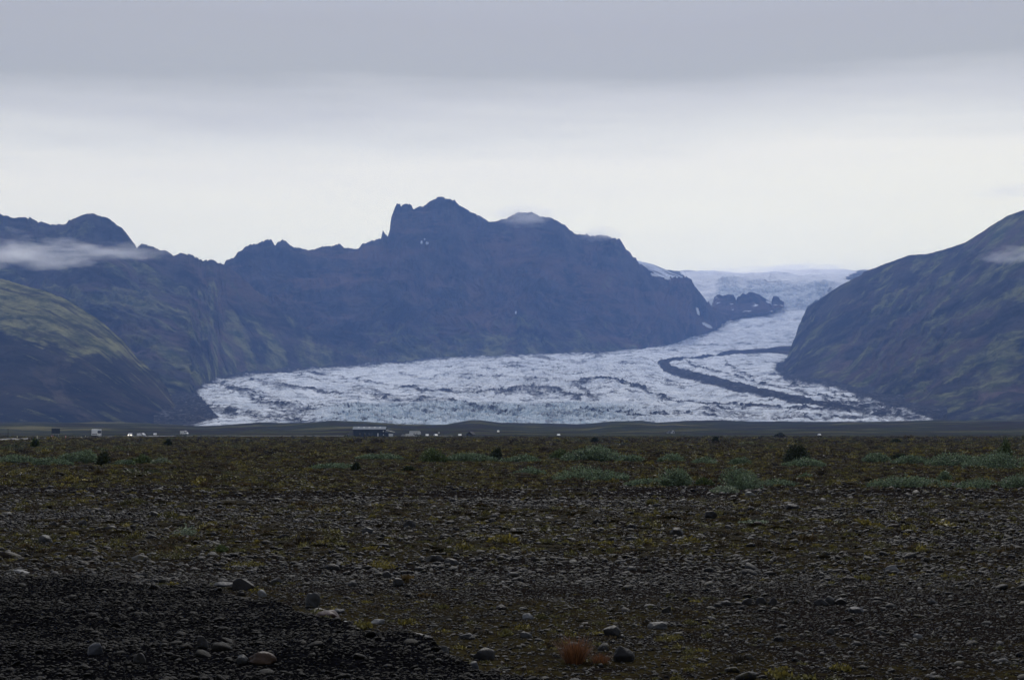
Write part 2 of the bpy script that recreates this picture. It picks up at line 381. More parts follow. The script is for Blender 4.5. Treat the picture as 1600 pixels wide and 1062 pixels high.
# western range with the dome and the spur running down to the ice
def veg_L1(px, py, v, su, ln, g):
    k = sst(-40, 60, py - np.interp(px, [200, 300, 360, 450, 560], [400, 425, 440, 500, 560]))
    st = fbm(su / 170, ln / 420, 6, 81, 0.65)
    return np.clip(0.24 + 0.18 * k + st * 0.85, 0, 1)
L1 = [(-500, 290, 8200), (-200, 312, 7900), (-60, 325, 7700), (0, 333, 7600), (15, 339, 7600), (30, 339, 7600), (44, 342, 7600), (46, 338, 7600), (58, 345, 7580), (80, 351, 7550), (104, 350, 7520), (112, 343, 7500), (125, 337, 7480),
      (135, 334, 7480), (150, 335, 7480), (162, 339, 7480), (178, 347, 7450), (190, 357, 7450), (202, 370, 7450), (211, 383, 7450), (214, 389, 7450), (220, 381, 7450), (223, 380, 7450), (234, 383, 7450), (250, 390, 7450), (268, 396, 7450), (272, 399, 7450), (281, 394, 7450),
      (300, 400, 7450), (318, 408, 7450), (332, 406, 7450), (345, 412, 7450), (358, 418, 7450), (385, 440, 7400), (410, 462, 7350), (450, 495, 7300), (500, 528, 7250), (560, 562, 7200), (600, 574, 7150)]
mountain('western_range', [(a, a, b, c) for a, b, c in L1],
         [(-500, -500, 660, 5200), (0, 0, 660, 5100), (150, 180, 655, 4700), (230, 262, 650, 4450), (290, 300, 640, 4600), (330, 318, 612, Dg(612)), (358, 335, 596, Dg(595)), (410, 350, 591, Dg(590)), (450, 385, 587, Dg(586)), (500, 440, 580, Dg(580)), (560, 540, 573, Dg(572)), (600, 600, 570, Dg(569))],
         M_mtn, 1100, 320, prof=1.3, gully=70, gl=330, jag=17, jw=48, vegf=veg_L1, seed=200, strata=0.5, cliff=0.4, skew=-0.45)

# main massif
def veg_M1(px, py, v, su, ln, g):
    st = fbm(su / 190, ln / 380, 6, 91, 0.65)
    return np.clip(0.12 + 0.42 * sst(0.42, 0.9, v + 0 * px) * sst(1150, 950, px) + st * 0.65, 0, 1)
def snow_M1(px, py, su, ln):
    s = np.zeros_like(px)
    for cx, cy, rx, ry, ang in ((658, 378, 1.6, 2.6, 0), (667, 379, 2.0, 2.2, 0), (663, 373, 1.0, 1.2, 0), (806, 488, 1.2, 2.5, 0), (1091, 486, 2, 6, -0.3), (1105, 508, 8, 2.5, 0.5), (1023, 429, 6, 2, 0.3), (1043, 434, 5, 2.6, 0.5)):
        c, s_ = math.cos(ang), math.sin(ang); dx = px - cx; dy = py - cy
        a = (dx * c + dy * s_) / rx; b = (-dx * s_ + dy * c) / ry
        s = np.maximum(s, sst(1.3, 0.8, np.sqrt(a * a + b * b) + fbm(px / 3, py / 3, 3, 5) * 0.5))
    return s
M1 = [(300, 440, 8500), (340, 424, 8450), (351, 413, 8450), (353, 408, 8450), (360, 405, 8450), (370, 397, 8480), (378, 390, 8500), (384, 385, 8520), (395, 382, 8540), (403, 382, 8550), (405, 380, 8560), (413, 380, 8600), (418, 375, 8600), (424, 374, 8600),
      (430, 385, 8600), (434, 378, 8610), (440, 376, 8620), (448, 377, 8620), (454, 385, 8640), (475, 390, 8680), (490, 390, 8700), (505, 386, 8720), (515, 383, 8740), (527, 383, 8760), (540, 388, 8780), (550, 387, 8800), (560, 388, 8800), (572, 380, 8810), (580, 376, 8820), (586, 377, 8820), (595, 372, 8840),
      (598, 360, 8850), (606, 367, 8850), (608.5, 360, 8860), (611, 340, 8860), (616, 327, 8860), (620, 318, 8860), (625, 317, 8870), (626.5, 322, 8870), (629, 318, 8870), (643, 319, 8880), (646, 326, 8880), (660, 322, 8900), (676, 313, 8920), (685, 309, 8940), (692, 310, 8940), (696, 311, 8950),
      (710, 313, 8960), (718, 320, 8970), (735, 330, 8990), (742, 334, 9000), (748, 338, 9010), (756, 341, 9020), (763, 346, 9030), (775, 346, 9040), (790, 342, 9060), (800, 335, 9070), (812, 332, 9080), (830, 333, 9110), (845, 338, 9120), (860, 340, 9140), (872, 344, 9160), (880, 350, 9180), (890, 360, 9200), (900, 366, 9230), (915, 367, 9270), (930, 368, 9310),
      (950, 371, 9370), (968, 372, 9420), (972, 376, 9430), (978, 388, 9450), (988, 399, 9480), (996, 408, 9520), (1008, 418, 9580), (1020, 426, 9650), (1030, 432, 9750), (1045, 433, 9850), (1068, 433, 10000), (1080, 436, 10100), (1086, 448, 10200), (1094, 458, 10300), (1101, 466, 10400), (1107, 474, 10480), (1113, 480, 10550), (1122, 487, 10700), (1130, 492, 10800), (1138, 501, 10950)]
mountain('main_massif', [(a, a, b, c if c < 9000 else 9000 + (c - 9000) * 0.52) for a, b, c in M1],
         [(300, 330, 585, 6600), (450, 480, 576, 6900), (560, 560, 571.5, Dg(572)), (700, 690, 560, Dg(561)), (800, 790, 555, Dg(556)), (960, 900, 551.5, Dg(552)), (1045, 985, 547, Dg(548)), (1080, 1045, 537, Dg(539)), (1101, 1085, 527, Dg(528)), (1120, 1115, 518, Dg(519)), (1138, 1141, 503, Dg(504))],
         M_mas, 1500, 360, prof=1.35, gully=140, gl=330, jag=21, jw=48, vegf=veg_M1, seed=300, strata=0.8, cliff=0.7, snowf=snow_M1, back=1800)

# right-hand mountain
def veg_R1(px, py, v, su, ln, g):
    st = fbm(su / 150, ln / 420, 6, 95, 0.65)
    return np.clip(0.30 + st * 1.0 + 0.1 * sst(1300, 1500, px), 0, 1)
R1 = [(0, 1285, 466, 9200), (0.5, 1270, 474, 8500), (1, 1261, 482, 7900), (2, 1286, 464, 7700), (3, 1314, 445, 7550), (3.9, 1347, 429, 7450), (4, 1350, 425, 7450), (5, 1397, 407, 7300), (5.5, 1422, 398.5, 7250), (6, 1447, 397, 7200), (6.4, 1472, 391, 7100), (7, 1508, 379, 7000), (7.6, 1536, 361, 6900), (8.4, 1572, 338, 6800), (9, 1600, 328, 6700), (10, 1680, 306, 6500), (12, 2000, 260, 6000), (14, 2500, 260, 6000)]
mountain('eastern_mountain', R1,
         [(0, 1285, 545, 9000), (0.5, 1250, 548, 8000), (1, 1208, 577, Dg(577)), (2, 1226, 596, Dg(596)), (3, 1257, 600, Dg(600)), (4, 1293, 605, Dg(605)), (5, 1336, 616, Dg(616)), (6, 1379, 634, Dg(634)), (7, 1436, 652, Dg(652)), (9, 1520, 663, 3900), (10, 1620, 666, 3800), (12, 2000, 668, 3750), (14, 2500, 668, 3750)],
         M_mtn, 900, 340, prof=1.45, gully=85, gl=420, jag=4, vegf=veg_R1, seed=400, strata=0.35, foot_drop=14, rough=34, skew=0.4)

# snow dome behind the massif, nunataks in the icefall, medial moraine ridge
mountain('snow_dome', [(a, a, b, 11500) for a, b in ((940, 398), (980, 402), (1000, 408), (1015, 411), (1035, 419), (1055, 428), (1075, 436), (1100, 448))],
         [(940, 940, 470, 10900), (1100, 1110, 470, 10900)], M_mtn, 200, 60, prof=1.0, gully=8, jag=3, back=900, seed=500,
         snowf=lambda px, py, su, ln: sst(-0.25, 0.35, fbm(su / 160, ln / 45, 4, 8) + 0.25))
def outcrop(ridge, foot, seed):
    ridge = [(a, b, c, DM(d) + 40) for a, b, c, d in ridge]; foot = [(a, b, c, DM(d) - 90) for a, b, c, d in foot]
    mountain('rock_outcrop', ridge, foot, M_mtn, 120, 50, prof=1.0, gully=20, gl=45, jag=12, jw=26, back=220, seed=seed, foot_drop=20,
             snowf=lambda px, py, su, ln: sst(0.28, 0.42, fbm(su / 70, ln / 50, 4, seed)), rough=30)
outcrop([(0, 1113, 474, 11600), (0.3, 1114, 469, 11600), (0.7, 1116, 463, 11600), (2, 1124, 460, 11600), (2.5, 1130, 463, 11600), (3, 1137.5, 460, 11620), (4, 1146, 461, 11650), (4.6, 1149, 466, 11650), (5, 1151, 474, 11650)], [(0, 1114, 478, 11450), (1.5, 1126, 489, 11350), (3, 1140, 496, 11300), (5, 1157, 489, 11350)], 11)
outcrop([(0, 1150, 470, 11700), (0.5, 1152, 464, 11700), (1, 1155, 463, 11700), (2, 1161, 458.5, 11720), (2.5, 1166, 459, 11720), (3, 1171, 456, 11720), (4, 1182.5, 457.5, 11720), (4.5, 1187, 461, 11720), (5, 1193, 464, 11720), (6, 1205, 472, 11700), (7, 1207, 480, 11650)], [(0, 1152, 490, 11350), (2, 1167, 487, 11400), (7, 1207, 482, 11560)], 12)
outcrop([(0, 1205.5, 471, 11750), (0.5, 1207, 466, 11750), (1, 1208.5, 462.5, 11750), (2, 1216, 463.5, 11750), (3, 1219, 468, 11750), (4, 1225, 472, 11750)], [(0, 1206, 478, 11650), (2, 1214, 475, 11680), (4, 1225, 473.5, 11700)], 13)
mountain('medial_moraine', [(0, 1085, 558, 8020), (1, 1105, 556, 8050), (2, 1120, 551, 8080), (3, 1142, 547.5, 8100), (4, 1160, 546.5, 8150), (5, 1190, 545, 8200), (6, 1215, 541.5, 8250), (7, 1260, 538.5, 8300)],
         [(0, 1085, 559, 7900), (2, 1125, 558, 7850), (5, 1195, 553, 7900), (7, 1260, 546, 8050)], M_mtn, 260, 40, prof=1.0, gully=6, gl=50, jag=5, back=250, seed=600, foot_drop=6, rough=6)

# glacier
def poly_d(px, py, pts, closed=False):
    d = np.full(px.shape, 1e9); pts = list(pts) + ([pts[0]] if closed else [])
    for (x0, y0), (x1, y1) in zip(pts[:-1], pts[1:]):
        dx, dy = x1 - x0, y1 - y0; t = np.clip(((px - x0) * dx + (py - y0) * dy) / (dx * dx + dy * dy), 0, 1)
        d = np.minimum(d, np.hypot(px - x0 - t * dx, py - y0 - t * dy))
    return d
def wline(px, py, pts):
    """distance to a polyline over its own width: pts are (px, py, width)"""
    d = np.full(px.shape, 1e9)
    for (x0, y0, w0), (x1, y1, w1) in zip(pts[:-1], pts[1:]):
        dx, dy = x1 - x0, y1 - y0; t = np.clip(((px - x0) * dx + (py - y0) * dy) / (dx * dx + dy * dy), 0, 1)
        d = np.minimum(d, np.hypot((px - x0 - t * dx) * 0.6, py - y0 - t * dy) / (w0 + (w1 - w0) * t))
    return d
def inside(px, py, poly):
    c = np.zeros(px.shape, bool); n = len(poly)
    for i in range(n):
        x0, y0 = poly[i]; x1, y1 = poly[(i + 1) % n]
        if y0 == y1: continue
        k = ((y0 > py) != (y1 > py)) & (px < (x1 - x0) * (py - y0) / (y1 - y0) + x0); c ^= k
    return c
gy = np.concatenate([np.arange(672, 626, -0.22), np.arange(626, 540, -0.3), np.arange(540, 500, -0.5), np.arange(500, 424.9, -0.4)])
gx = np.linspace(240, 1480, 1500)
PX, PY = np.meshgrid(gx, gy)
DD = np.interp(PY, Yt, Dt)
Pt = P(PX, PY, DD); X, Y, Z = Pt[..., 0], Pt[..., 1], Pt[..., 2]
outl = [(305, 613), (316, 604), (345, 592), (420, 582), (560, 571), (700, 559), (800, 554), (950, 550), (985, 545), (1054, 533), (1092, 523), (1119, 516), (1137, 500), (1113, 480), (1086, 450), (1070, 434), (1060, 425),
        (1340, 425), (1310, 447), (1262, 482), (1257, 500), (1250, 543), (1232, 561), (1212, 575), (1228, 594), (1257, 598), (1293, 604), (1336, 616), (1380, 632), (1440, 651), (1462, 657), (1440, 672), (290, 672), (282, 665), (310, 660), (338, 652), (322, 634), (308, 622)]
wob = fbm(PX / 9, PY / 3.5, 4, 61) * 5
wx_, wy_ = PX + wob, PY + fbm(PX / 10, PY / 4, 4, 62) * 2.0
ins = inside(wx_, wy_, outl); de = poly_d(wx_, wy_, outl, True)
dirt_shade = np.where(ins, 0.62 * np.exp(-de / np.where(PY > 500, 3.0, 0.8)), 1.0)
dirt_shade = np.where(PY > 668, 0.3, dirt_shade)
def addline(pts, peak, soft=1.0, frag=0.0):
    global dirt_shade
    main = peak >= 1.0
    w = wline(PX + fbm(PX / 6, PY / 3, 3, 63) * 2, PY + fbm(PX / 8, PY / 4, 4, 64) * 1.2, pts) if main else wline(wx_ + fbm(PX / 30, PY / 9, 3, 65) * 12, wy_ + fbm(PX / 26, PY / 8, 4, 66) * 5, pts) * 0.8
    m = peak * (0.92 + 0.25 * fbm(PX / 7, PY / 2.5, 3, 73) if main else 0.58) * sst(1.0 + soft * 0.6, 1.0 - soft * 0.7 * (1 if main else 1.3), w)
    if frag: m = m * sst(-0.25, 0.25, fbm(PX / 14, PY / 2.5, 5, int(pts[0][0])) + (1 - frag) * 0.5)
    dirt_shade = np.maximum(dirt_shade, m)
addline([(1245, 545, 2), (1170, 550, 2), (1110, 557, 1.0), (1075, 561, 1.2), (1048, 564, 2.5), (1036, 569, 5), (1044, 577, 5.5), (1062, 584, 6), (1100, 594, 6), (1150, 606, 6), (1200, 617, 5.5), (1250, 628, 5), (1290, 633.5, 3.5), (1330, 640, 1.5)], 1.0, 0.4)
addline([(1290, 634, 4.5), (1340, 641, 6), (1385, 647, 7), (1430, 653, 5)], 0.95, 1, 0.55)
addline([(1068, 563, 0.8), (1088, 572, 1.6), (1120, 581, 1.8), (1160, 592, 1.6), (1210, 604, 1.5), (1280, 620, 2), (1360, 640, 3)], 0.8, 1, 0.6)
addline([(1130, 562, 1), (1135, 568, 2), (1150, 578, 2), (1175, 588, 1.6), (1230, 597, 1.5), (1300, 612, 2), (1380, 638, 3.5)], 0.75, 1, 0.6)
addline([(1110, 640, 6), (1170, 650, 6), (1240, 652, 4), (1400, 655, 5)], 0.6, 1, 0.8)
addline([(1300, 640, 6), (1350, 630, 8), (1400, 645, 9), (1440, 655, 6)], 0.85, 1, 0.7)
addline([(340, 600, 2), (380, 612, 4), (410, 625, 7), (440, 635, 8), (470, 645, 9)], 0.72, 1, 0.6)
addline([(330, 640, 4), (380, 648, 6), (430, 655, 6), (500, 661, 4)], 0.72, 1, 0.6)
addline([(392, 592, 1.5), (412, 598, 3.5), (445, 603, 3.5), (480, 609, 2), (540, 617, 1.5), (600, 621, 1.5)], 0.75, 0.8, 0.4)
addline([(480, 582, 0.8), (520, 588, 1.5), (560, 594, 1), (605, 601, 1.6)], 0.55, 1, 0.7)
addline([(620, 605, 1), (680, 611, 2.2), (760, 615, 2), (830, 613, 3), (850, 618, 4)], 0.72, 1, 0.4)
addline([(600, 622, 2), (650, 626, 4), (720, 632, 4), (760, 641, 3.5), (800, 651, 2.5)], 0.6, 1, 0.6)
addline([(795, 612, 3), (812, 607, 2.5), (850, 607, 3), (880, 616, 3.5), (905, 624, 3)], 0.9, 1, 0.3)
addline([(895, 603, 1.5), (930, 594, 1.8), (965, 596, 2), (1000, 606, 1.8), (1035, 622, 2), (1060, 629, 1.2), (1130, 634, 1.2), (1300, 642, 2)], 0.8, 0.9, 0.3)
addline([(905, 600, 3), (920, 618, 5), (930, 627, 3)], 0.68, 1, 0.6)
addline([(690, 592, 1), (760, 591, 2), (850, 595, 3)], 0.5, 1, 0.7)
addline([(1010, 583, 2), (1050, 596, 2), (1100, 612, 2)], 0.3, 1, 0.8)
addline([(860, 655, 4), (940, 646, 4), (1010, 650, 5), (1080, 648, 4)], 0.55, 1, 0.8)
addline([(985, 541, 6), (1040, 533, 6), (1090, 522, 5), (1130, 508, 5), (1165, 492, 4), (1205, 488, 3)], 0.75, 1, 0.5)
addline([(1140, 520, 1), (1180, 508, 1.5), (1250, 498, 1.5)], 0.45, 1, 0.8)
addline([(1060, 540, 1.5), (1150, 538, 1.5), (1240, 533, 1.5)], 0.4, 1, 0.6)
for (a, b, c, d) in ((1120, 429, 1185, 436), (1165, 427, 1230, 438), (1150, 437, 1230, 441), (1220, 433, 1290, 436), (1190, 430, 1260, 431)):
    addline([(a, b, 0.8), ((a + c) / 2, (b + d) / 2, 1.6), (c, d, 0.8)], 0.42, 1, 0.9)
fr = fbm(X / 26, Y / 70, 5, 70, 0.6)
lam = fbm(PX / 55 + fbm(PX / 90, PY / 30, 2, 67) * 1.5, (PY + fbm(PX / 120, PY / 40, 3, 68) * 14) / 2.2, 5, 69, 0.6)
dirt_shade = np.clip(dirt_shade + 0.42 * sst(-0.05, 0.4, lam) * sst(500, 545, PY) + 0.20 * sst(0.05, 0.5, fr) * sst(500, 545, PY) + 0.17, 0, 1)
upper = sst(492, 480, PY)
ifx = PX + fbm(PX / 25, PY / 14, 4, 72) * 22 - 0.5 * (470 - PY)
ice_fall = upper * sst(1100, 1122, ifx) * sst(1306, 1276, ifx) * sst(437, 449, PY + fbm(PX / 30, PY / 12, 4, 71) * 9)
front = sst(628, 640, PY) * sst(470, 560, PX) * sst(1080, 900, PX)
mid = sst(560, 575, PY) * sst(640, 600, PY) * sst(640, 760, PX) * sst(1030, 980, PX)
snow = upper * (1 - ice_fall) * 0.95
dirt_shade = np.where(PY < 482, dirt_shade * (0.8 * ice_fall + 0.75 * (PY < 443)), dirt_shade)
blue = np.clip(0.36 * ice_fall * (0.6 + fbm(X / 120, Y / 120, 4, 75)) + front * (0.65 + 0.4 * fbm(X / 60, Y / 60, 3, 76)) + 0.15, 0, 1)
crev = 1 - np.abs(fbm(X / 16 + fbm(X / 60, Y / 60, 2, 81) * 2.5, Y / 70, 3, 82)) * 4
crev2 = 1 - np.abs(fbm(X / 30, Y / 30 + X / 80, 4, 83)) * 4
big = fbm(X / 120, Y / 160, 4, 84)
amp = 4.0 + 9.0 * front + 4.5 * mid + 13 * ice_fall - 1.5 * snow
amp = amp * (0.35 + 0.65 * sst(664, 657, PY))
Z = Z + np.clip(crev, -1, 1) * amp * (0.55 + 0.5 * big) + np.clip(crev2, -1, 1) * amp * 0.5 + big * 9 * (1 - 0.5 * upper) * sst(664, 655, PY)
Z = Z + upper * fbm(X / 420, Y / 260, 4, 85) * 55 * sst(478, 462, PY)
Z = Z + 5 * sst(0.5, 1.0, dirt_shade) * sst(1.0, 0.9, np.where(ins, 0, 1)) * sst(553, 560, PY) * sst(656, 646, PY)
trough_shade = sst(0.2, -0.9, crev) * (0.5 * front + 0.4 * mid + 0.20 * ice_fall + 0.12)  # crevasse bottoms darkened: shade painted into the ice colour
dirt_shade = np.clip(dirt_shade + trough_shade * 0.8, 0, 1)
Vg = np.stack([X, Y, Z], -1).reshape(-1, 3)
me = mesh_np('glacier', Vg, grid_faces(len(gy), len(gx)), [M_ice], True, {'dirt_shade': dirt_shade, 'blue': blue, 'snow': snow})
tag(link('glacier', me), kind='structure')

# ------------------------------------------------------------------ stones and scattered cover
def ico(sub):
    import bmesh
    bm = bmesh.new(); bmesh.ops.create_icosphere(bm, subdivisions=sub, radius=1)
    V = np.array([v.co[:] for v in bm.verts]); Fc = np.array([[v.index for v in f.verts] for f in bm.faces]); bm.free(); return V, Fc
ICO = {s: ico(s) for s in (1, 2, 3, 4)}
def n3(p, f, seed): return (noise2(p[:, 0] * f + p[:, 2] * 0.7 * f, p[:, 1] * f - p[:, 2] * 0.6 * f, seed) + noise2(p[:, 1] * f + 5, p[:, 2] * f + p[:, 0] * 0.5, seed + 3)) * 0.5
def rock_mesh(name, seed, sub=2, sx=1.0, sy=0.75, sz=0.45, lump=0.28, mats=(), flat=0.0):
    V, Fc = ICO[sub]; V = V.copy(); r = np.random.default_rng(seed)
    d = 1 + n3(V, 1.1, seed) * lump * 1.6 + n3(V, 2.6, seed + 9) * lump * 0.5 + n3(V, 6, seed + 19) * lump * 0.12
    V = V * d[:, None]
    for k in range((4 if sub < 4 else 9) + seed % 3):                         # worn facets
        n = r.normal(size=3); n /= np.linalg.norm(n); h = (0.72 if sub < 4 else 0.62) + 0.2 * r.random(); q = V @ n; over = np.clip(q - h, 0, None)
        V -= over[:, None] * n * 0.8
    V *= (sx, sy, sz); V[:, 2] = np.maximum(V[:, 2], -sz * 0.55)
    return mesh_np(name, V, Fc, mats)
def unlinked(name, meshes):
    c = bpy.data.collections.new(name)
    for i, m in enumerate(meshes):
        c.objects.link(bpy.data.objects.new(m.name, m))
    return c
def scatter(name, pts, scl, rot, idx, coll, nvar):
    me = bpy.data.meshes.new(name); n = len(pts); me.vertices.add(n); me.vertices.foreach_set('co', np.ascontiguousarray(pts, np.float32).ravel())
    for a, v in (('scl', scl), ('rot', rot)):
        at = me.attributes.new(a, 'FLOAT_VECTOR', 'POINT'); at.data.foreach_set('vector', np.ascontiguousarray(v, np.float32).ravel())
    at = me.attributes.new('idx', 'INT', 'POINT'); at.data.foreach_set('value', np.ascontiguousarray(idx, np.int32))
    o = link(name, me)
    g = bpy.data.node_groups.new(name + '_scatter', 'GeometryNodeTree')
    g.interface.new_socket('Geometry', in_out='INPUT', socket_type='NodeSocketGeometry'); g.interface.new_socket('Geometry', in_out='OUTPUT', socket_type='NodeSocketGeometry')
    gi = g.nodes.new('NodeGroupInput'); go = g.nodes.new('NodeGroupOutput')
    ci = g.nodes.new('GeometryNodeCollectionInfo'); ci.inputs['Collection'].default_value = coll; ci.inputs['Separate Children'].default_value = True; ci.inputs['Reset Children'].default_value = True
    ip = g.nodes.new('GeometryNodeInstanceOnPoints'); ip.inputs['Pick Instance'].default_value = True
    def na(nm, t):
        a = g.nodes.new('GeometryNodeInputNamedAttribute'); a.data_type = t; a.inputs['Name'].default_value = nm; return a.outputs['Attribute']
    g.links.new(gi.outputs[0], ip.inputs['Points']); g.links.new(ci.outputs[0], ip.inputs['Instance'])
    g.links.new(na('idx', 'INT'), ip.inputs['Instance Index']); g.links.new(na('rot', 'FLOAT_VECTOR'), ip.inputs['Rotation']); g.links.new(na('scl', 'FLOAT_VECTOR'), ip.inputs['Scale'])
    g.links.new(ip.outputs[0], go.inputs[0])
    md = o.modifiers.new('scatter', 'NODES'); md.node_group = g
    return o
def field(n, d0, d1, margin=1.25, power=1.0):
    """n random ground points in the wedge in view, between distances d0 and d1"""
    y = np.sqrt(rng.random(n) * (d1 ** 2 - d0 ** 2) + d0 ** 2) if power == 1 else d0 * (d1 / d0) ** rng.random(n)
    x = (rng.random(n) - 0.5) * (1600 / F) * margin * y + (rng.random(n) - .5) * 0.5
    return x, y

rock_protos = [rock_mesh(f'stone', 10 + i, 2 if i < 5 else 1, 1, 0.62 + 0.3 * random.random(), 0.38 + 0.22 * random.random(), 0.3, [M_rock]) for i in range(9)]
dark_protos = [rock_mesh(f'bank_stone', 50 + i, 2, 1, 0.62 + 0.3 * random.random(), 0.36 + 0.22 * random.random(), 0.34, [M_rock_dark]) for i in range(7)]
C_rock = unlinked('stones', rock_protos); C_dark = unlinked('bank_stones', dark_protos)

def stones(name, bands, coll, nv, cond, sink=0.25, z_jit=0.0):
    xs, ys, ss = [], [], []
    for n, d0, d1, smed, ssig in bands:
        x, y = field(n, d0, d1); s = smed * np.exp(rng.normal(size=n) * ssig)
        k = rng.random(n) < cond(x, y); xs.append(x[k]); ys.append(y[k]); ss.append(s[k])
    x = np.concatenate(xs); y = np.concatenate(ys); s = np.concatenate(ss) * 0.5
    z = ground_z(x, y) + s * 0.4 * (0.6 - sink)
    rot = np.stack([rng.normal(size=len(x)) * 0.22, rng.normal(size=len(x)) * 0.22, rng.random(len(x)) * 6.283], -1)
    scl = s[:, None] * (1 + rng.normal(size=(len(x), 3)) * 0.12)
    return scatter(name, np.stack([x, y, z], -1), scl, rot, rng.integers(0, nv, len(x)), coll, nv)

o = stones('gravel', [(90000, 8, 24, 0.018, 0.5), (3200, 9, 26, 0.052, 0.4), (70000, 22, 50, 0.040, 0.5), (6500, 24, 52, 0.095, 0.35), (60000, 48, 120, 0.055, 0.5), (4500, 48, 120, 0.12, 0.35), (24000, 120, 300, 0.11, 0.4)],
           C_rock, len(rock_protos), lambda x, y: (1 - bankness(x, y)) * np.clip(1.05 - 0.55 * sst(0.35, 0.9, mossness(x, y)), 0.1, 1) * np.where(y > 55, 1 - 0.2 * sst(60, 75, y), 1))
tag(o, 'grey and rust pebbles and cobbles strewn over the outwash plain', 'gravel', kind='stuff')
o = stones('bank_gravel', [(140000, 7, 20.5, 0.0145, 0.5), (3000, 7.5, 20.5, 0.036, 0.45), (200, 8, 20, 0.08, 0.3)], C_dark, len(dark_protos), lambda x, y: bankness(x, y))
tag(o, 'dark wet basalt gravel heaped in the bank nearest the viewer', 'gravel', kind='stuff')

# moss cushions and tufts
def leafy(name, n, leaf, rx, ry, rz, mats, seed, dome=True, up=0.2, lobes=6, stemless=True):
    """cloud of small leaf blades gathered in lobes inside a low dome"""
    r = np.random.default_rng(seed)
    cen = r.normal(size=(lobes, 3)) * (0.42, 0.42, 0.25); cen[:, 2] = np.abs(cen[:, 2]) * 0.8 + 0.15
    rad = 0.38 + 0.3 * r.random(lobes)
    k = r.integers(0, lobes, n); d = r.normal(size=(n, 3)); d /= np.linalg.norm(d, axis=1)[:, None]
    p = cen[k] + d * (rad[k] * (r.random(n) ** 0.4))[:, None]
    p[:, 2] = np.abs(p[:, 2]); rr = np.hypot(p[:, 0], p[:, 1]); f = np.where(rr > 1, 1 / rr, 1); p[:, 0] *= f; p[:, 1] *= f
    p[:, 2] *= np.sqrt(np.clip(1.05 - (rr * f) ** 2 * 0.85, 0.08, 1))
    p *= (rx, ry, rz)
    a = r.normal(size=(n, 3)); a[:, 2] = np.abs(a[:, 2]) + up; a /= np.linalg.norm(a, axis=1)[:, None]
    b = np.cross(a, r.normal(size=(n, 3))); b /= np.linalg.norm(b, axis=1)[:, None]
    L = leaf * (0.6 + 0.8 * r.random(n))[:, None]
    q = np.stack([p, p + a * L * 0.5 + b * L * 0.24, p + a * L, p + a * L * 0.5 - b * L * 0.24], 1).reshape(-1, 3)
    return mesh_np(name, q, np.arange(4 * n).reshape(-1, 4), mats, False)
def leaf_mat(name, dark, light, rand=True, tr=0.2):
    m, nt, b = mat(name, 0.6, 0.3)
    g = nt.nodes.new('ShaderNodeNewGeometry'); r = ramp(nt, [(0.0, dark), (0.7, light), (1.0, tuple(min(1, c * 1.5) for c in light))], g.outputs['Random Per Island'])
    c = r.outputs[0]
    if rand:
        oi = nt.nodes.new('ShaderNodeObjectInfo'); rr = ramp(nt, [(0, (0.6, 0.6, 0.7)), (0.5, (1, 0.95, 0.9)), (1, (1.6, 1.35, 0.8))], oi.outputs['Random'])
        c = mixc(nt, 1.0, c, rr.outputs[0], 'MULTIPLY')
    nt.links.new(c, b.inputs['Base Color'])
    t = nt.nodes.new('ShaderNodeBsdfTranslucent'); nt.links.new(c, t.inputs[0]); mx = nt.nodes.new('ShaderNodeMixShader'); mx.inputs[0].default_value = tr
    o = nt.nodes['Material Output']; nt.links.new(b.outputs[0], mx.inputs[1]); nt.links.new(t.outputs[0], mx.inputs[2]); nt.links.new(mx.outputs[0], o.inputs[0])
    return m
M_moss = leaf_mat('moss_fronds', (0.022, 0.014, 0.005), (0.062, 0.044, 0.014))
M_olive = leaf_mat('olive_tuft', (0.026, 0.026, 0.008), (0.12, 0.115, 0.035))
M_brown = leaf_mat('brown_heather', (0.014, 0.011, 0.007), (0.048, 0.038, 0.022))
M_silver = leaf_mat('silver_willow_leaves', (0.012, 0.023, 0.012), (0.13, 0.18, 0.105), False)
M_pale = leaf_mat('pale_willow_leaves', (0.03, 0.045, 0.03), (0.21, 0.25, 0.17), False)
M_green = leaf_mat('green_willow_leaves', (0.020, 0.035, 0.010), (0.065, 0.090, 0.028), False)
M_dark = leaf_mat('dark_birch_leaves', (0.008, 0.012, 0.005), (0.024, 0.034, 0.012), False)
M_grass = leaf_mat('rust_grass', (0.05, 0.02, 0.008), (0.16, 0.07, 0.03), False)
M_twig = plain('twig_bark', (0.03, 0.022, 0.016), 0.9)

def cushion(name, seed, mats):
    V, Fc = ICO[3]; V = V.copy(); d = 1 + n3(V, 1.3, seed) * 0.5 + n3(V, 4, seed + 2) * 0.30 + n3(V, 9, seed + 5) * 0.2; V *= d[:, None]; V *= (1, 0.7, 0.30); V[:, 2] = np.maximum(V[:, 2], -0.04)
    return mesh_np(name, V, Fc, mats)
def cush_mat():
    m, nt, b = mat('moss_cushion', 0.95, 0.05); co = objco(nt); oi = nt.nodes.new('ShaderNodeObjectInfo')
    n = noise_n(nt, co, 9, 8, 0.7)
    c = ramp(nt, [(0.3, (0.010, 0.0075, 0.003)), (0.55, (0.026, 0.020, 0.007)), (0.72, (0.062, 0.052, 0.018))], n).outputs[0]
    c = mixc(nt, 1.0, c, ramp(nt, [(0, 0.55), (1, 1.5)], oi.outputs['Random']).outputs[0], 'MULTIPLY'); nt.links.new(c, b.inputs['Base Color'])
    bump(nt, b, noise_n(nt, co, 26, 5, 0.7), 1.0, 0.08); return m
M_cush = cush_mat()
C_moss = unlinked('moss_forms', [cushion('moss_form', 5 + i, [M_cush]) for i in range(5)])
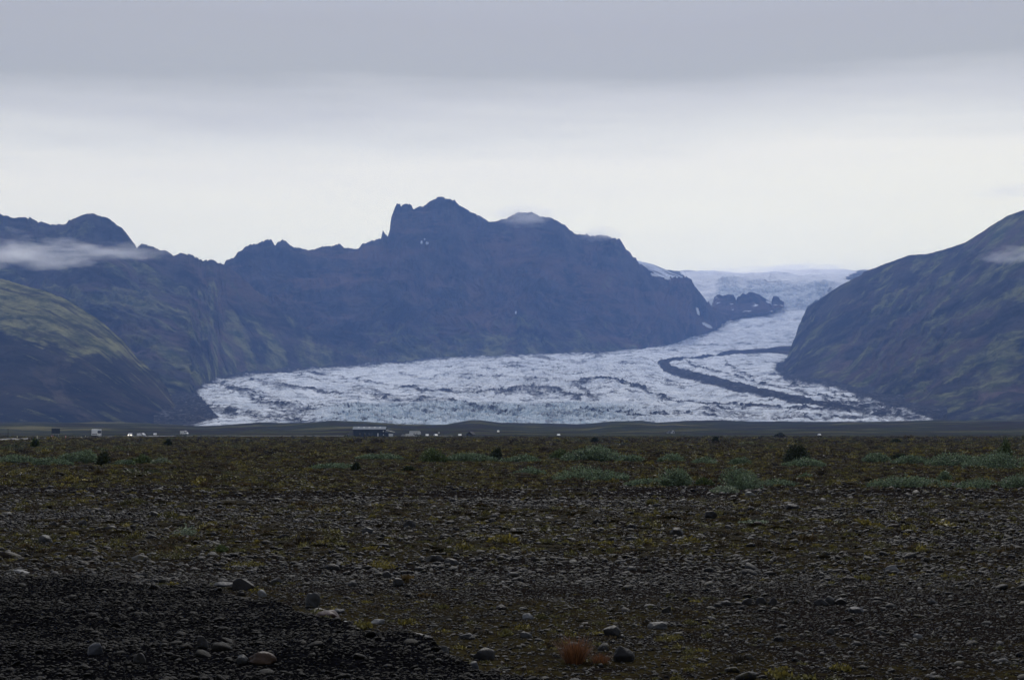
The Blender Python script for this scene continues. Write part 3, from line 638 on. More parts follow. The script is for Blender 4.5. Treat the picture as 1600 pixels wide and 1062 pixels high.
def covered(name, bands, coll, nv, cond, zs=1.0):
    xs, ys, ss = [], [], []
    for n, d0, d1, smed, ssig in bands:
        x, y = field(n, d0, d1); s = smed * np.exp(rng.normal(size=n) * ssig); k = rng.random(n) < cond(x, y); xs.append(x[k]); ys.append(y[k]); ss.append(s[k])
    x = np.concatenate(xs); y = np.concatenate(ys); s = np.concatenate(ss)
    lim = np.interp(y, [15, 50, 130, 400], [0.19, 0.40, 0.62, 1.2]) if 'moss' in name else 9.0; s = np.minimum(s, lim * (0.7 + 0.3 * rng.random(len(x))))
    rot = np.stack([0 * x, 0 * x, rng.random(len(x)) * 6.283], -1)
    scl = np.stack([s * (0.8 + 0.5 * rng.random(len(x))), s * (0.8 + 0.5 * rng.random(len(x))), s * zs * (0.7 + 0.6 * rng.random(len(x)))], -1)
    return scatter(name, np.stack([x, y, ground_z(x, y) - 0.01], -1), scl, rot, rng.integers(0, nv, len(x)), coll, nv)
o = covered('moss', [(2600, 15, 28, 0.05, 0.5), (8000, 27, 55, 0.085, 0.6), (6500, 55, 130, 0.17, 0.55), (6500, 130, 420, 0.40, 0.4)], C_moss, 5, lambda x, y: (1 - bankness(x, y - 0.9)) * (1 - bankness(x, y)) * sst(0.35, 0.62, mossness(x, y)), 0.75)
tag(o, 'brown moss cushions spread between the stones of the plain', 'moss', kind='stuff')
C_tuft = unlinked('tuft_forms', [leafy('tuft_form', 150, 0.28, 1, 0.9, 0.5, [M_olive if i % 2 else M_brown], 31 + i, lobes=5) for i in range(6)] )
o = covered('ground_cover', [(3800, 13, 30, 0.05, 0.4), (9000, 28, 60, 0.075, 0.4), (20000, 60, 130, 0.12, 0.4), (30000, 130, 330, 0.20, 0.4), (30000, 330, 900, 0.42, 0.4)], C_tuft, 6,
            lambda x, y: (1 - bankness(x, y)) * np.where(y < 300, sst(0.30, 0.62, mossness(x, y) + 0.1 * (y > 60)), 0.9))
tag(o, 'low olive and brown heath plants covering the gravel plain', 'ground cover', kind='stuff')
M_scrub = leaf_mat('scrub_leaves', (0.022, 0.032, 0.014), (0.07, 0.085, 0.045))
C_scrub = unlinked('scrub_forms', [leafy('scrub_form', 240, 0.22, 1, 0.9, 0.55, [M_scrub], 61 + i, lobes=6) for i in range(4)])
def scrubc(x, y): return sst(0.12, 0.38, fbm(x / 30, y / 45, 4, 88)) * np.where(y < 115, 0.25, 1)
o = covered('scrub', [(1300, 80, 170, 0.32, 0.35), (5000, 170, 500, 0.55, 0.35), (7000, 500, 1500, 1.1, 0.35)], C_scrub, 4, scrubc, 0.75)
tag(o, 'patches of dwarf willow scrub far out on the plain', 'scrub', kind='stuff')

# ------------------------------------------------------------------ single boulders
MR = {k: make_rock_mat('boulder_' + k, False, 1, c) for k, c in {'dark': (0.010, 0.010, 0.011), 'grey': (0.020, 0.021, 0.023), 'pale': (0.075, 0.078, 0.083), 'pink': (0.050, 0.035, 0.034), 'red': (0.030, 0.019, 0.014), 'blue': (0.022, 0.024, 0.030), 'tan': (0.055, 0.048, 0.034)}.items()}
def hit(px, py):
    """ground point seen at a photo pixel"""
    D = flatD(py)
    for _ in range(6):
        x = float(P(px, py, D)[0]); z = float(ground_z(x, D)); D = flatD(py, z)
    return float(P(px, py, D)[0]), D, float(ground_z(float(P(px, py, D)[0]), D))
boul = [
 (378, 922, 37, 19, 'dark', 'dark domed boulder on the crest of the gravel bank beside a flat slab'),
 (349, 917, 40, 8, 'blue', 'flat blue-grey slab leaning against the domed boulder on the gravel bank'),
 (408, 932, 15, 11, 'pale', 'small white stone just in front of the domed boulder on the bank'),
 (431, 913, 20, 11, 'dark', 'small dark stone behind the white stone, just beyond the bank'),
 (487, 950, 25, 24, 'grey', 'upright egg-shaped grey boulder on the edge of the bank'),
 (511, 966, 36, 13, 'pink', 'pinkish flat boulder lying just in front of the egg-shaped one'),
 (498, 957, 22, 7, 'tan', 'thin tan stone wedged between the egg-shaped and the pinkish boulder'),
 (529, 958, 20, 7, 'blue', 'small blue-grey slab touching the end of the pinkish boulder'),
 (540, 975, 18, 5, 'pale', 'pale flat stone below the pinkish boulder on the bank'),
 (622, 916, 17, 13, 'dark', 'round black stone alone on the fine gravel behind the bank'),
 (603, 903, 17, 11, 'dark', 'black stone a little behind the lone round black one'),
 (28, 895, 30, 5, 'pale', 'thin pale slab at the end of the gravel bank farthest from the boulders'),
 (147, 1021, 28, 17, 'blue', 'blue-grey rounded boulder low on the bank, near the picture edge'),
 (218, 1036, 20, 16, 'dark', 'dark rounded stone between the blue-grey and the red-brown boulders'),
 (407, 1039, 46, 19, 'red', 'long red-brown boulder low on the bank'),
 (378, 1038, 19, 13, 'grey', 'grey stone touching the long red-brown boulder'),
 (315, 1012, 20, 18, 'dark', 'dark upright stone uphill of the red-brown boulder'),
 (405, 981, 22, 10, 'blue', 'blue-grey stone halfway down the bank under the domed boulder'),
 (655, 1005, 42, 15, 'grey', 'long grey boulder lying aslant on the slope of the bank'),
 (590, 1002, 26, 10, 'dark', 'dark flat stone beside the long aslant grey boulder'),
 (650, 1066, 40, 22, 'grey', 'rounded grey boulder at the lower picture edge below the aslant one'),
 (538, 1048, 42, 15, 'dark', 'broad dark boulder between the red-brown boulder and the lower edge'),
 (590, 975, 24, 8, 'pale', 'pale elongated pebble near the crest, just past the pinkish boulder'),
 (758, 1031, 36, 18, 'dark', 'dark boulder at the toe of the bank near the rust grass'),
 (690, 1022, 26, 13, 'grey', 'grey stone between the aslant boulder and the dark one at the toe'),
 (741, 1054, 16, 20, 'blue', 'narrow pale-edged stone standing on end at the lower picture edge'),
 (730, 998, 26, 9, 'grey', 'low grey stone in the gravel just outside the bank toe'),
 (825, 967, 20, 9, 'pale', 'pale flat stone alone in the gravel uphill of the rust grass'),
 (822, 996, 20, 9, 'grey', 'grey domed stone in the gravel straight uphill of the rust grass'),
 (957, 996, 28, 18, 'dark', 'large dark boulder just behind the rust grass tuft'),
 (975, 1034, 34, 24, 'dark', 'large dark boulder beside the rust grass tuft'),
 (1042, 958, 15, 11, 'dark', 'single black stone on the way from the rust grass to the row of three'),
 (1168, 945, 16, 10, 'dark', 'first dark boulder of the row of three, at the end near the rust grass'),
 (1189, 944, 18, 11, 'dark', 'middle dark boulder of the row of three'),
 (1208, 945, 15, 12, 'dark', 'last dark boulder of the row of three, next to the piled group'),
 (1284, 946, 24, 11, 'dark', 'dark low boulder on the near side of the pale one in the piled group'),
 (1297, 944, 18, 13, 'grey', 'pale grey round boulder in the middle of the piled group'),
 (1315, 944, 20, 10, 'dark', 'dark boulder on the far side of the pale one in the piled group'),
 (1394, 894, 23, 11, 'pale', 'pale rounded boulder among the moss beyond the piled group'),
 (1458, 944, 16, 10, 'grey', 'grey wedge-shaped stone a few steps past the piled group'),
 (1298, 991, 14, 10, 'grey', 'light grey domed stone downhill of the piled group'),
 (1358, 992, 12, 8, 'red', 'small rusty stone downhill of the piled group, past the light grey one'),
 (1435, 997, 14, 7, 'pale', 'small whitish stone farthest downhill from the piled group'),
 (1030, 982, 32, 10, 'grey', 'low broad grey stone uphill of the two large dark boulders'),
 (1340, 957, 24, 9, 'blue', 'flat blue-grey stone right below the piled group'),
 (640, 824, 20, 12, 'dark', 'dark boulder amid cobbles and moss, below the barn'),
 (1058, 837, 24, 13, 'dark', 'dark broad boulder amid cobbles, below the two silver willows'),
 (1110, 810, 20, 12, 'dark', 'dark boulder just below the larger silver willow'),
 (1238, 797, 22, 9, 'dark', 'low dark boulder on bare gravel below the dark bush'),
 (1172, 776, 16, 8, 'pale', 'pale tilted slab right in front of the silver willows'),
 (82, 824, 14, 10, 'dark', 'dark boulder in the cobbles below the road sign'),
 (68, 848, 24, 12, 'grey', 'grey boulder in the cobbles a little below the one under the road sign'),
 (840, 811, 14, 7, 'tan', 'small lichen-tan cobble among moss below the hut'),
 (128, 821, 14, 9, 'dark', 'dark low stone among moss below the white bus'),
 (575, 833, 20, 9, 'grey', 'grey rounded cobble among others below the barn gable'),
 (705, 882, 28, 10, 'dark', 'low black stone, last of a pair behind the gravel bank'),
 (680, 877, 30, 10, 'dark', 'long black stone, first of a pair behind the gravel bank'),
]
for i, (px, py, w, h, c, lab) in enumerate(boul):
    x, y, z = hit(px, py); m = y / F
    W_, H_ = w * m, h * m
    me = rock_mesh('boulder', 300 + i * 7, 4, 0.5, 0.4 + 0.1 * random.random(), 0.5, 0.27, [MR[c]])
    co = np.empty(len(me.vertices) * 3, np.float32); me.vertices.foreach_get('co', co); co = co.reshape(-1, 3)
    co[:, 2] -= co[:, 2].min(); co[:, 0] *= 1 / np.ptp(co[:, 0]); co[:, 2] *= 1 / np.ptp(co[:, 2])
    co *= (W_, W_, H_ * 1.22); me.vertices.foreach_set('co', co.ravel().astype(np.float32)); me.update()
    o = link('boulder', me); o.location = (x, y + W_ * 0.3, z - H_ * 0.2); o.rotation_euler = (0.0, random.uniform(-.12, .12), random.uniform(-.2, .2))
    tag(o, lab, 'boulder')

cob = [rock_mesh('cobble', 700 + i, 3, 1, 0.62 + 0.3 * random.random(), 0.5 + 0.2 * random.random(), 0.2, [M_rock]) for i in range(8)]
n = 0
while n < 160:
    x, y = [float(a[0]) for a in field(1, 13, 60)]
    if bankness(np.array([x]), np.array([y]))[0] > 0.1 or float(fbm(x / 6, y / 6, 3, 55)) < -0.15: continue
    s = random.uniform(0.0020, 0.0034) * min(y, 36)
    o = link('cobble', cob[n % 8]); o.scale = (s, s, s * random.uniform(0.75, 1.1)); o.location = (x, y, float(ground_z(x, y)) + s * 0.12); o.rotation_euler = (random.gauss(0, .15), random.gauss(0, .15), random.uniform(0, 6.28))
    tag(o, 'rounded cobble larger than the pebbles around it, amid moss and gravel', 'cobble', 'larger cobbles scattered over the plain'); n += 1

# ------------------------------------------------------------------ shrubs
def stems(name, rx, rz, seed, n=9):
    r = np.random.default_rng(seed); V = []; Fc = []
    for k in range(n):
        a = r.random() * 6.283; e = np.array([math.cos(a) * rx * 0.7 * r.random(), math.sin(a) * rx * 0.5 * r.random(), rz * (0.5 + 0.35 * r.random())]); w = 0.012 * (rx + rz)
        b = np.array([e[0] * 0.15, e[1] * 0.15, -0.02]); m_ = (b + e) / 2 + np.array([e[0] * .2, e[1] * .2, 0]); base = len(V)
        for p, ww in ((b, w), (m_, w * 0.7), (e, w * 0.25)):
            for q in range(4): V.append(p + ww * np.array([math.cos(q * 1.571), math.sin(q * 1.571), 0]))
        for l in range(2):
            for q in range(4): Fc.append([base + l * 4 + q, base + l * 4 + (q + 1) % 4, base + l * 4 + 4 + (q + 1) % 4, base + l * 4 + 4 + q])
    return mesh_np(name, np.array(V), np.array(Fc), [M_twig])
shrubs = [
 (1243, 727, 54, 42, 'd', 'dark round leafy bush with a pale willow mat at its foot'),
 (1256, 729, 62, 12, 's', 'low grey-green willow mat at the foot of the dark round bush'),
 (1052, 760, 66, 27, 's', 'silver-green domed willow, smaller of the big pair'),
 (1157, 763, 78, 32, 's', 'largest silver-green domed willow, beside the pale sprig'),
 (1132, 768, 40, 10, 'p', 'whitish low sprig between the two big silver willows'),
 (1101, 758, 26, 13, 'g', 'small bright green plant in the gap between the big silver willows'),
 (1008, 757, 60, 11, 's', 'trailing willow mat reaching from the smaller silver dome'),
 (1215, 758, 66, 9, 's', 'sparse pale mat trailing away from the largest silver willow'),
 (675, 722, 48, 19, 'g', 'green rounded shrub below the parked coaches'),
 (775, 721, 22, 23, 'd', 'dark upright shrub between low silver mats'),
 (735, 722, 80, 11, 's', 'silvery mat linking the green rounded shrub and the dark upright one'),
 (815, 722, 60, 10, 's', 'silvery mat on the far side of the dark upright shrub'),
 (830, 742, 52, 12, 's', 'low silver-green mound in front of the dark upright shrub'),
 (878, 718, 34, 14, 'g', 'green lobe at the near end of the long grey-green thicket'),
 (925, 721, 92, 22, 's', 'long grey-green thicket, tallest in the middle of the plain'),
 (985, 722, 44, 11, 's', 'low tail of the long grey-green thicket'),
 (920, 750, 118, 20, 's', 'wide loose willow mound in front of the long thicket'),
 (640, 737, 18, 14, 'd', 'small dark shrub beyond the cobbles, below the barn annex'),
 (558, 734, 14, 17, 'd', 'small dark shrub standing straight below the barn doors'),
 (592, 718, 70, 8, 's', 'thin silvery mat between two small dark shrubs and the green one'),
 (520, 732, 70, 8, 's', 'thin pale mat reaching up to the small dark shrub'),
 (122, 724, 62, 20, 's', 'silver-green mound below the white bus, biggest of its row'),
 (162, 727, 24, 26, 'd', 'dark pointed shrub at the end of the silver mound row'),
 (82, 727, 60, 10, 's', 'low silver mat beside the biggest mound below the bus'),
 (24, 724, 66, 13, 's', 'silvery mound at the start of the row below the road sign'),
 (222, 724, 32, 11, 'g', 'small green shrub past the dark pointed one'),
 (254, 725, 30, 9, 'p', 'pale low sprig past the small green shrub'),
 (194, 727, 34, 9, 's', 'narrow willow mat between dark pointed and small green shrubs'),
 (55, 699, 10, 13, 'g', 'bushy sapling by the road near the road sign'),
 (262, 697, 12, 11, 'd', 'dark dense bush near the road below the last white van'),
 (1366, 723, 46, 16, 's', 'rounded willow at the near end of the long eastern thicket'),
 (1403, 719, 34, 14, 'd', 'dark brown shrub rising behind the eastern thicket'),
 (1425, 724, 60, 12, 's', 'low middle stretch of the long eastern thicket'),
 (1490, 728, 86, 17, 's', 'broad swelling of the long eastern thicket'),
 (1562, 731, 110, 24, 's', 'tall far end of the long eastern thicket'),
 (1570, 722, 24, 26, 'g', 'green sapling poking out of the eastern thicket'),
 (1592, 762, 60, 22, 's', 'silver willow cut by the picture edge'),
 (1420, 761, 124, 17, 's', 'long low willow mat bordering the bare gravel'),
 (1530, 762, 80, 12, 's', 'short willow mat beside the edge-cut silver willow'),
 (1478, 752, 24, 14, 's', 'small twiggy shrub behind the long low mat'),
 (930, 692, 10, 8, 'd', 'far dark bush beyond the long grey-green thicket'),
 (1118, 692, 6, 10, 'd', 'slender far sapling beyond the silver willows'),
 (1400, 692, 14, 6, 'd', 'far low dark bush beyond the eastern thicket'),
 (1218, 683, 13, 5, 'd', 'farthest dark bush, under the foot of the eastern mountain'),
 (1260, 746, 24, 8, 's', 'isolated tiny willow in front of the dark round bush'),
 (1158, 727, 36, 10, 's', 'small grey mat level with the dark round bush'),
 (1100, 725, 40, 9, 's', 'small grey mat behind the two big silver willows'),
 (1050, 722, 44, 10, 's', 'grey-green mat behind the smaller silver dome'),
]
mt = {'s': M_silver, 'g': M_green, 'd': M_dark, 'p': M_pale}
for i, (px, py, w, h, t, lab) in enumerate(shrubs):
    x, y, z = hit(px, py); m = y / F; rx = w * m / 2 * 1.05; rz = h * m * (0.9 if t == 'd' else 1.12)
    o = empty('shrub', (x, y, z - 0.02), 0); tag(o, lab, 'shrub')
    n = int(min(9000, 1100 + 7500 * rx * rz)); leaf = max(0.06, y * 0.0010)
    nn = int(2 + w / max(6, h) * 3.5)
    f = leafy('foliage', n, leaf, rx, min(rx, 0.4 + rz * 1.3), rz / 0.95, [mt[t]], 900 + i, lobes=max(5, nn))
    link('foliage', f, o); link('stem', stems('stem', rx, rz, i), o)

# rust-coloured grass tuft and low plants near the viewer
def blades(name, n, L, R, m, seed, lean=0.5):
    r = np.random.default_rng(seed); a = r.random(n) * 6.283; d = R * np.sqrt(r.random(n)); b = np.stack([np.cos(a) * d, np.sin(a) * d, 0 * d], -1)
    t = b / (R + 1e-6) * lean * L + np.stack([r.normal(size=n) * .12 * L, r.normal(size=n) * .12 * L, L * (0.5 + 0.5 * r.random(n))], -1)
    s = np.stack([-np.sin(a), np.cos(a), 0 * a], -1) * 0.0022 * (L / 0.2)
    mid_ = b + t * 0.5 + np.array([0, 0, 0.08 * L]); V = np.stack([b - s, b + s, mid_ + s * 0.7, mid_ - s * 0.7, mid_ - s * .7, mid_ + s * .7, b + t + s * .1, b + t - s * .1], 1).reshape(-1, 3)
    Fc = np.concatenate([np.arange(n)[:, None] * 8 + np.array([0, 1, 2, 3]), np.arange(n)[:, None] * 8 + np.array([4, 5, 6, 7])])
    return mesh_np(name, V, Fc, [m], False)
for px, py, w, h, mtl, lab in [(898, 1036, 46, 44, M_grass, 'tuft of rust-red grass at the toe of the gravel bank'), (938, 1038, 40, 20, M_grass, 'shorter rust grass clump against the large dark boulder'),
                               (270, 872, 74, 14, M_olive, 'yellow-green low plant patch behind the gravel bank, its longest'), (385, 884, 66, 9, M_olive, 'golden plant strip behind the domed boulder'),
                               (600, 888, 60, 14, M_olive, 'grey-green plant patch near the two lone black stones'), (1045, 1000, 50, 10, M_olive, 'yellow plants between the rust grass and the row of three'),
                               (290, 837, 36, 18, M_pale, 'whitish leafy plant in the cobbles below the western range'), (345, 862, 22, 12, M_green, 'small green plant near the yellow-green patch'),
                               (1350, 905, 40, 8, M_olive, 'olive plant strip beside the pale rounded boulder'), (1180, 818, 50, 6, M_pale, 'pale sprigs in the cobbles below the largest silver willow')]:
    x, y, z = hit(px, py); m = y / F; name = 'grass_tuft' if mtl is M_grass else 'low_plant'
    if mtl is M_grass: me = blades(name, 420, h * m, w * m * 0.32, mtl, px)
    else: me = leafy(name, 500, 0.028 * y / 25, w * m / 2, w * m / 2.4, h * m, [mtl], px, lobes=9)
    o = link(name, me); o.location = (x, y, z); tag(o, lab, 'grass tuft' if mtl is M_grass else 'plant')

# ------------------------------------------------------------------ road, markers, vehicles, buildings
M_asph = plain('asphalt', (0.075, 0.075, 0.08), 0.7); M_shoulder = plain('gravel_shoulder', (0.05, 0.045, 0.04), 0.9)
M_white = plain('white_paint', (0.55, 0.56, 0.57), 0.4, 0.5, var=0.05); M_glass = plain('dark_glass', (0.012, 0.015, 0.018), 0.1, 0.6, var=0.1); M_tyre = plain('tyre_rubber', (0.015, 0.015, 0.015), 0.8)
M_silverp = plain('silver_paint', (0.35, 0.36, 0.38), 0.35, 0.5, 0.3); M_steel = plain('galvanised_steel', (0.22, 0.23, 0.24), 0.5, 0.5, 0.5)
M_sign = plain('sign_panel_blue', (0.012, 0.022, 0.04), 0.5); M_orange = plain('orange_marker', (0.45, 0.10, 0.03), 0.6); M_yellow = plain('yellow_post', (0.35, 0.30, 0.12), 0.6)
M_clad = plain('blue_grey_cladding', (0.012, 0.022, 0.036), 0.6); M_roof = plain('pale_metal_roof', (0.20, 0.22, 0.24), 0.9, 0.05); M_sky = plain('roof_light_panel', (0.42, 0.44, 0.46), 0.9, 0.05)
M_turf = plain('dark_roof', (0.022, 0.022, 0.024), 0.9); M_wood = plain('dark_timber', (0.03, 0.025, 0.02), 0.9)
def lampmat():
    m, nt, b = mat('headlight_glow', 0.2); b.inputs['Emission Color'].default_value = (1, 0.85, 0.6, 1); b.inputs['Emission Strength'].default_value = 14; return m
M_lamp = lampmat()

road = [(-120, 693), (-60, 690.5), (0, 687.6), (60, 685.3), (110, 684), (150, 683), (204, 682.1), (250, 681.3), (300, 680.9), (400, 681.1), (520, 681.2), (700, 681)]
RP = np.array([hit(a, b)[:2] for a, b in road]); tt = np.arange(len(RP)); ts = np.linspace(0, len(RP) - 1, 160)
rxp = np.interp(ts, tt, RP[:, 0]); ryp = np.interp(ts, tt, RP[:, 1])
tg = np.stack([np.gradient(rxp), np.gradient(ryp)], -1); tg /= np.linalg.norm(tg, axis=1)[:, None]; nr = np.stack([-tg[:, 1], tg[:, 0]], -1)
def ribbon(name, offs, zs, m):
    V = []
    for o_, z_ in zip(offs, zs): V.append(np.stack([rxp + nr[:, 0] * o_, ryp + nr[:, 1] * o_, np.full(len(rxp), z_)], -1))
    V = np.array(V); me = mesh_np(name, V.reshape(-1, 3), grid_faces(len(offs), len(rxp)), [m], False); return tag(link(name, me), kind='structure')
ribbon('road_embankment', [6.5, 4.2, -4.2, -6.5], [-0.1, 0.30, 0.30, -0.1], M_shoulder)
ribbon('road', [3.5, -3.5], [0.304, 0.304], M_asph)
ribbon('road_edge_line', [3.4, 3.25], [0.308, 0.308], M_white); ribbon('road_edge_line', [-3.25, -3.4], [0.308, 0.308], M_white)

import bmesh
def bmx(name, builder, m, parent=None, bev=0.0, loc=None):
    bm = bmesh.new(); builder(bm)
    if bev: bmesh.ops.bevel(bm, geom=list(bm.edges), offset=bev, segments=2, affect='EDGES')
    bmesh.ops.recalc_face_normals(bm, faces=bm.faces)
    me = bpy.data.meshes.new(name); bm.to_mesh(me); bm.free(); me.materials.append(m); o = link(name, me, parent)
    if loc: o.location = loc
    return o
def box(bm, x0, x1, y0, y1, z0, z1):
    r = bmesh.ops.create_cube(bm, size=1); 
    for v in r['verts']: v.co = Vector(((x0 + x1) / 2 + v.co.x * (x1 - x0), (y0 + y1) / 2 + v.co.y * (y1 - y0), (z0 + z1) / 2 + v.co.z * (z1 - z0)))
def cyl(bm, r, h, axis='Z', seg=12, at=(0, 0, 0)):
    q = bmesh.ops.create_cone(bm, cap_ends=True, segments=seg, radius1=r, radius2=r, depth=h); rot = {'Z': Matrix(), 'X': Matrix.Rotation(math.pi / 2, 4, 'Y'), 'Y': Matrix.Rotation(math.pi / 2, 4, 'X')}[axis]
    bmesh.ops.transform(bm, matrix=Matrix.Translation(at) @ rot, verts=q['verts'])
def prism(bm, prof, x0, x1):
    """profile in (y, z) swept along x"""
    a = [bm.verts.new((x0, y, z)) for y, z in prof]; b = [bm.verts.new((x1, y, z)) for y, z in prof]; n = len(prof)
    bm.faces.new(a); bm.faces.new(b[::-1])
    for i in range(n): bm.faces.new((a[i], b[i], b[(i + 1) % n], a[(i + 1) % n]))
def wheel(parent, x, y, r=0.33, w=0.22):
    t = bmx('wheel', lambda bm: cyl(bm, r, w, 'X', 20), M_tyre, parent, 0.0, (x, y, r)); bmx('rim', lambda bm: cyl(bm, r * 0.6, w + 0.02, 'X', 16), M_silverp, t)
def vehicle(name, label, cat, loc, rz, L, Wd, H, paint, style, lights=False, group=None):
    """nose points to -y before turning"""
    o = empty(name, loc, rz); tag(o, label, cat, group); hw = Wd / 2; r = 0.33 if style != 'bus' else 0.5; g = 0.28
    if style == 'car': prof = [(-L / 2, g), (-L / 2, 0.72), (-L / 2 + 0.95, 0.92), (-L / 2 + 1.55, H), (L / 2 - 0.75, H - 0.02), (L / 2 - 0.1, 0.98), (L / 2, g)]
    elif style == 'van': prof = [(-L / 2, g), (-L / 2, 1.0), (-L / 2 + 0.6, 1.25), (-L / 2 + 1.3, H - 0.1), (-L / 2 + 1.6, H), (L / 2, H), (L / 2, g)]
    else: prof = [(-L / 2, 0.35), (-L / 2, 1.3), (-L / 2 + 0.35, H - 0.25), (-L / 2 + 0.8, H), (L / 2, H), (L / 2, 0.35)]
    bmx('body', lambda bm: prism(bm, prof, -hw, hw), paint, o, 0.07)
    if style == 'bus':
        bmx('windscreen', lambda bm: prism(bm, [(-L / 2 - 0.04, 1.0), (-L / 2 + 0.02, 1.35), (-L / 2 + 0.36, H - 0.45), (-L / 2 + 0.5, H - 0.45), (-L / 2 + 0.10, 1.0)], -hw + 0.22, hw - 0.22), M_glass, o)
        for s in (-1, 1): bmx('side_window', lambda bm: box(bm, s * hw - 0.02, s * hw + 0.02, -L / 2 + 1.3, L / 2 - 0.6, 1.5, H - 0.65), M_glass, o)
        bmx('bumper', lambda bm: box(bm, -hw + .05, hw - .05, -L / 2 - 0.08, -L / 2 + 0.1, 0.3, 0.62), M_tyre, o)
        for s in (-1, 1): bmx('mirror', lambda bm: box(bm, s * (hw + 0.15) - 0.1, s * (hw + 0.15) + 0.1, -L / 2 - 0.1, -L / 2 + 0.05, 1.9, 2.5), M_tyre, o)
        wy = (-L / 2 + 2.3, L / 2 - 2.8)
    elif style == 'van':
        bmx('windscreen', lambda bm: prism(bm, [(-L / 2 + 0.60, 1.28), (-L / 2 + 1.22, H - 0.18), (-L / 2 + 1.3, H - 0.2), (-L / 2 + 0.7, 1.22)], -hw + 0.12, hw - 0.12), M_glass, o)
        for s in (-1, 1): bmx('side_window', lambda bm: box(bm, s * hw - 0.02, s * hw + 0.02, -L / 2 + 1.2, -L / 2 + 2.1, 1.3, H - 0.35), M_glass, o)
        wy = (-L / 2 + 0.95, L / 2 - 1.1)
    else:
        bmx('windscreen', lambda bm: prism(bm, [(-L / 2 + 0.98, 0.95), (-L / 2 + 1.50, H - 0.08), (-L / 2 + 1.58, H - 0.1), (-L / 2 + 1.08, 0.9)], -hw + 0.14, hw - 0.14), M_glass, o)
        for s in (-1, 1): bmx('side_window', lambda bm: prism(bm, [(-L / 2 + 1.25, 0.96), (-L / 2 + 1.68, H - 0.12), (L / 2 - 0.85, H - 0.12), (L / 2 - 0.35, 1.0)], s * hw - 0.02, s * hw + 0.02), M_glass, o)
        wy = (-L / 2 + 0.85, L / 2 - 0.85)
    for s in (-1, 1):
        for y in wy: wheel(o, s * (hw - 0.1), y, r, 0.24)
        if lights: bmx('headlight', lambda bm: cyl(bm, 0.13 if style != 'car' else 0.16, 0.06, 'Y', 16, (s * (hw - 0.28), -L / 2 - 0.02, 0.66)), M_lamp, o)
        else: bmx('headlight', lambda bm: cyl(bm, 0.11, 0.06, 'Y', 16, (s * (hw - 0.28), -L / 2 - 0.02, 0.66)), M_silverp, o)
    return o
def at_road(px, py, off=0.0):
    x, y, z = hit(px, py); return (x, y, 0.304)
def gpt(px, D): x = (px - 800) / F * D; return (x, D, float(ground_z(x, D)))
x, y, _ = gpt(151.5, 850); vehicle('bus', 'tall white coach coming down the road towards the viewer, dark windscreen', 'bus', (x, y, 0.3), math.radians(3), 11, 2.6, 3.4, M_white, 'bus')
x, y, _ = gpt(204.5, 960); vehicle('car', 'white car with its headlights shining, following the coach', 'car', (x, y, 0.3), math.radians(2), 4.5, 1.95, 1.65, M_white, 'car', True)
x, y, _ = gpt(217.5, 1000); vehicle('car', 'silver car just behind the one with shining headlights', 'car', (x, y, 0.3), math.radians(10), 4.4, 1.9, 1.6, M_silverp, 'car')
x, y, _ = gpt(222.5, 1120); vehicle('car', 'long pale car overlapping behind the silver car', 'car', (x, y, 0.45), math.radians(55), 4.8, 1.9, 1.7, M_white, 'car')
x, y, _ = gpt(243, 1180); vehicle('car', 'lone white car farther back on the road', 'car', (x, y, 0.45), math.radians(8), 4.4, 1.9, 1.6, M_white, 'car')
x, y, _ = gpt(288.5, 1330); vehicle('van', 'white van side-on, last of the vehicles on the road', 'van', (x, y, 1.1), math.radians(70), 5.6, 2.1, 2.5, M_white, 'van')
x, y, z = gpt(648, 1120); vehicle('bus', 'long white coach parked side-on past the barn', 'bus', (x + .3, y, z + 0.9), math.radians(90), 6.6, 2.4, 2.3, M_white, 'bus')
x, y, z = gpt(645, 1060); vehicle('van', 'low white camper van parked in front of the long coach', 'van', (x - 1.5, y, z), math.radians(92), 4.8, 1.9, 1.6, M_white, 'van')
x, y, z = gpt(633, 1100); vehicle('car', 'pale parked car between the barn and the long coach', 'car', (x, y, z + .1), math.radians(90), 3.8, 1.8, 1.3, M_silverp, 'car')
x, y, z = gpt(667.5, 1100); vehicle('car', 'small white car parked alone past the long coach', 'car', (x, y, z + .1), math.radians(5), 4.0, 1.8, 1.5, M_white, 'car')
x, y, z = gpt(681, 1100); vehicle('car', 'small white car parked beside the white flag', 'car', (x, y, z + .1), math.radians(15), 4.0, 1.7, 1.4, M_white, 'car')
x, y, z = gpt(718.5, 1150); vehicle('car', 'small white car parked near the dark hut', 'car', (x, y, z + .1), math.radians(5), 4.0, 1.8, 1.5, M_white, 'car')
x, y, z = gpt(872.5, 1250); vehicle('car', 'tiny white car alone on the plain before the moraine', 'car', (x, y, z + .1), math.radians(5), 4.0, 1.8, 1.5, M_white, 'car')
x, y, z = gpt(778.5, 1900); vehicle('van', 'tiny white van up the slope behind the hut', 'van', (x, y, z + .1), math.radians(5), 4.6, 1.9, 2.0, M_white, 'van')
x, y, z = gpt(1279.5, 1350); vehicle('car', 'tiny pale car below the foot of the eastern mountain', 'car', (x, y, z + .1), math.radians(5), 4.0, 1.8, 1.5, M_white, 'car')

# flag
x, y, z = gpt(684.5, 1100); o = empty('flag_pole', (x, y, z)); tag(o, 'thin pole with small white flag on the car park', 'flag pole')
bmx('pole', lambda bm: cyl(bm, 0.06, 2.6, 'Z', 10, (0, 0, 1.3)), M_steel, o); bmx('flag', lambda bm: prism(bm, [(-.02, 1.9), (-.02, 2.6), (.02, 2.6), (.02, 1.9)], 0.05, 1.0), M_white, o)

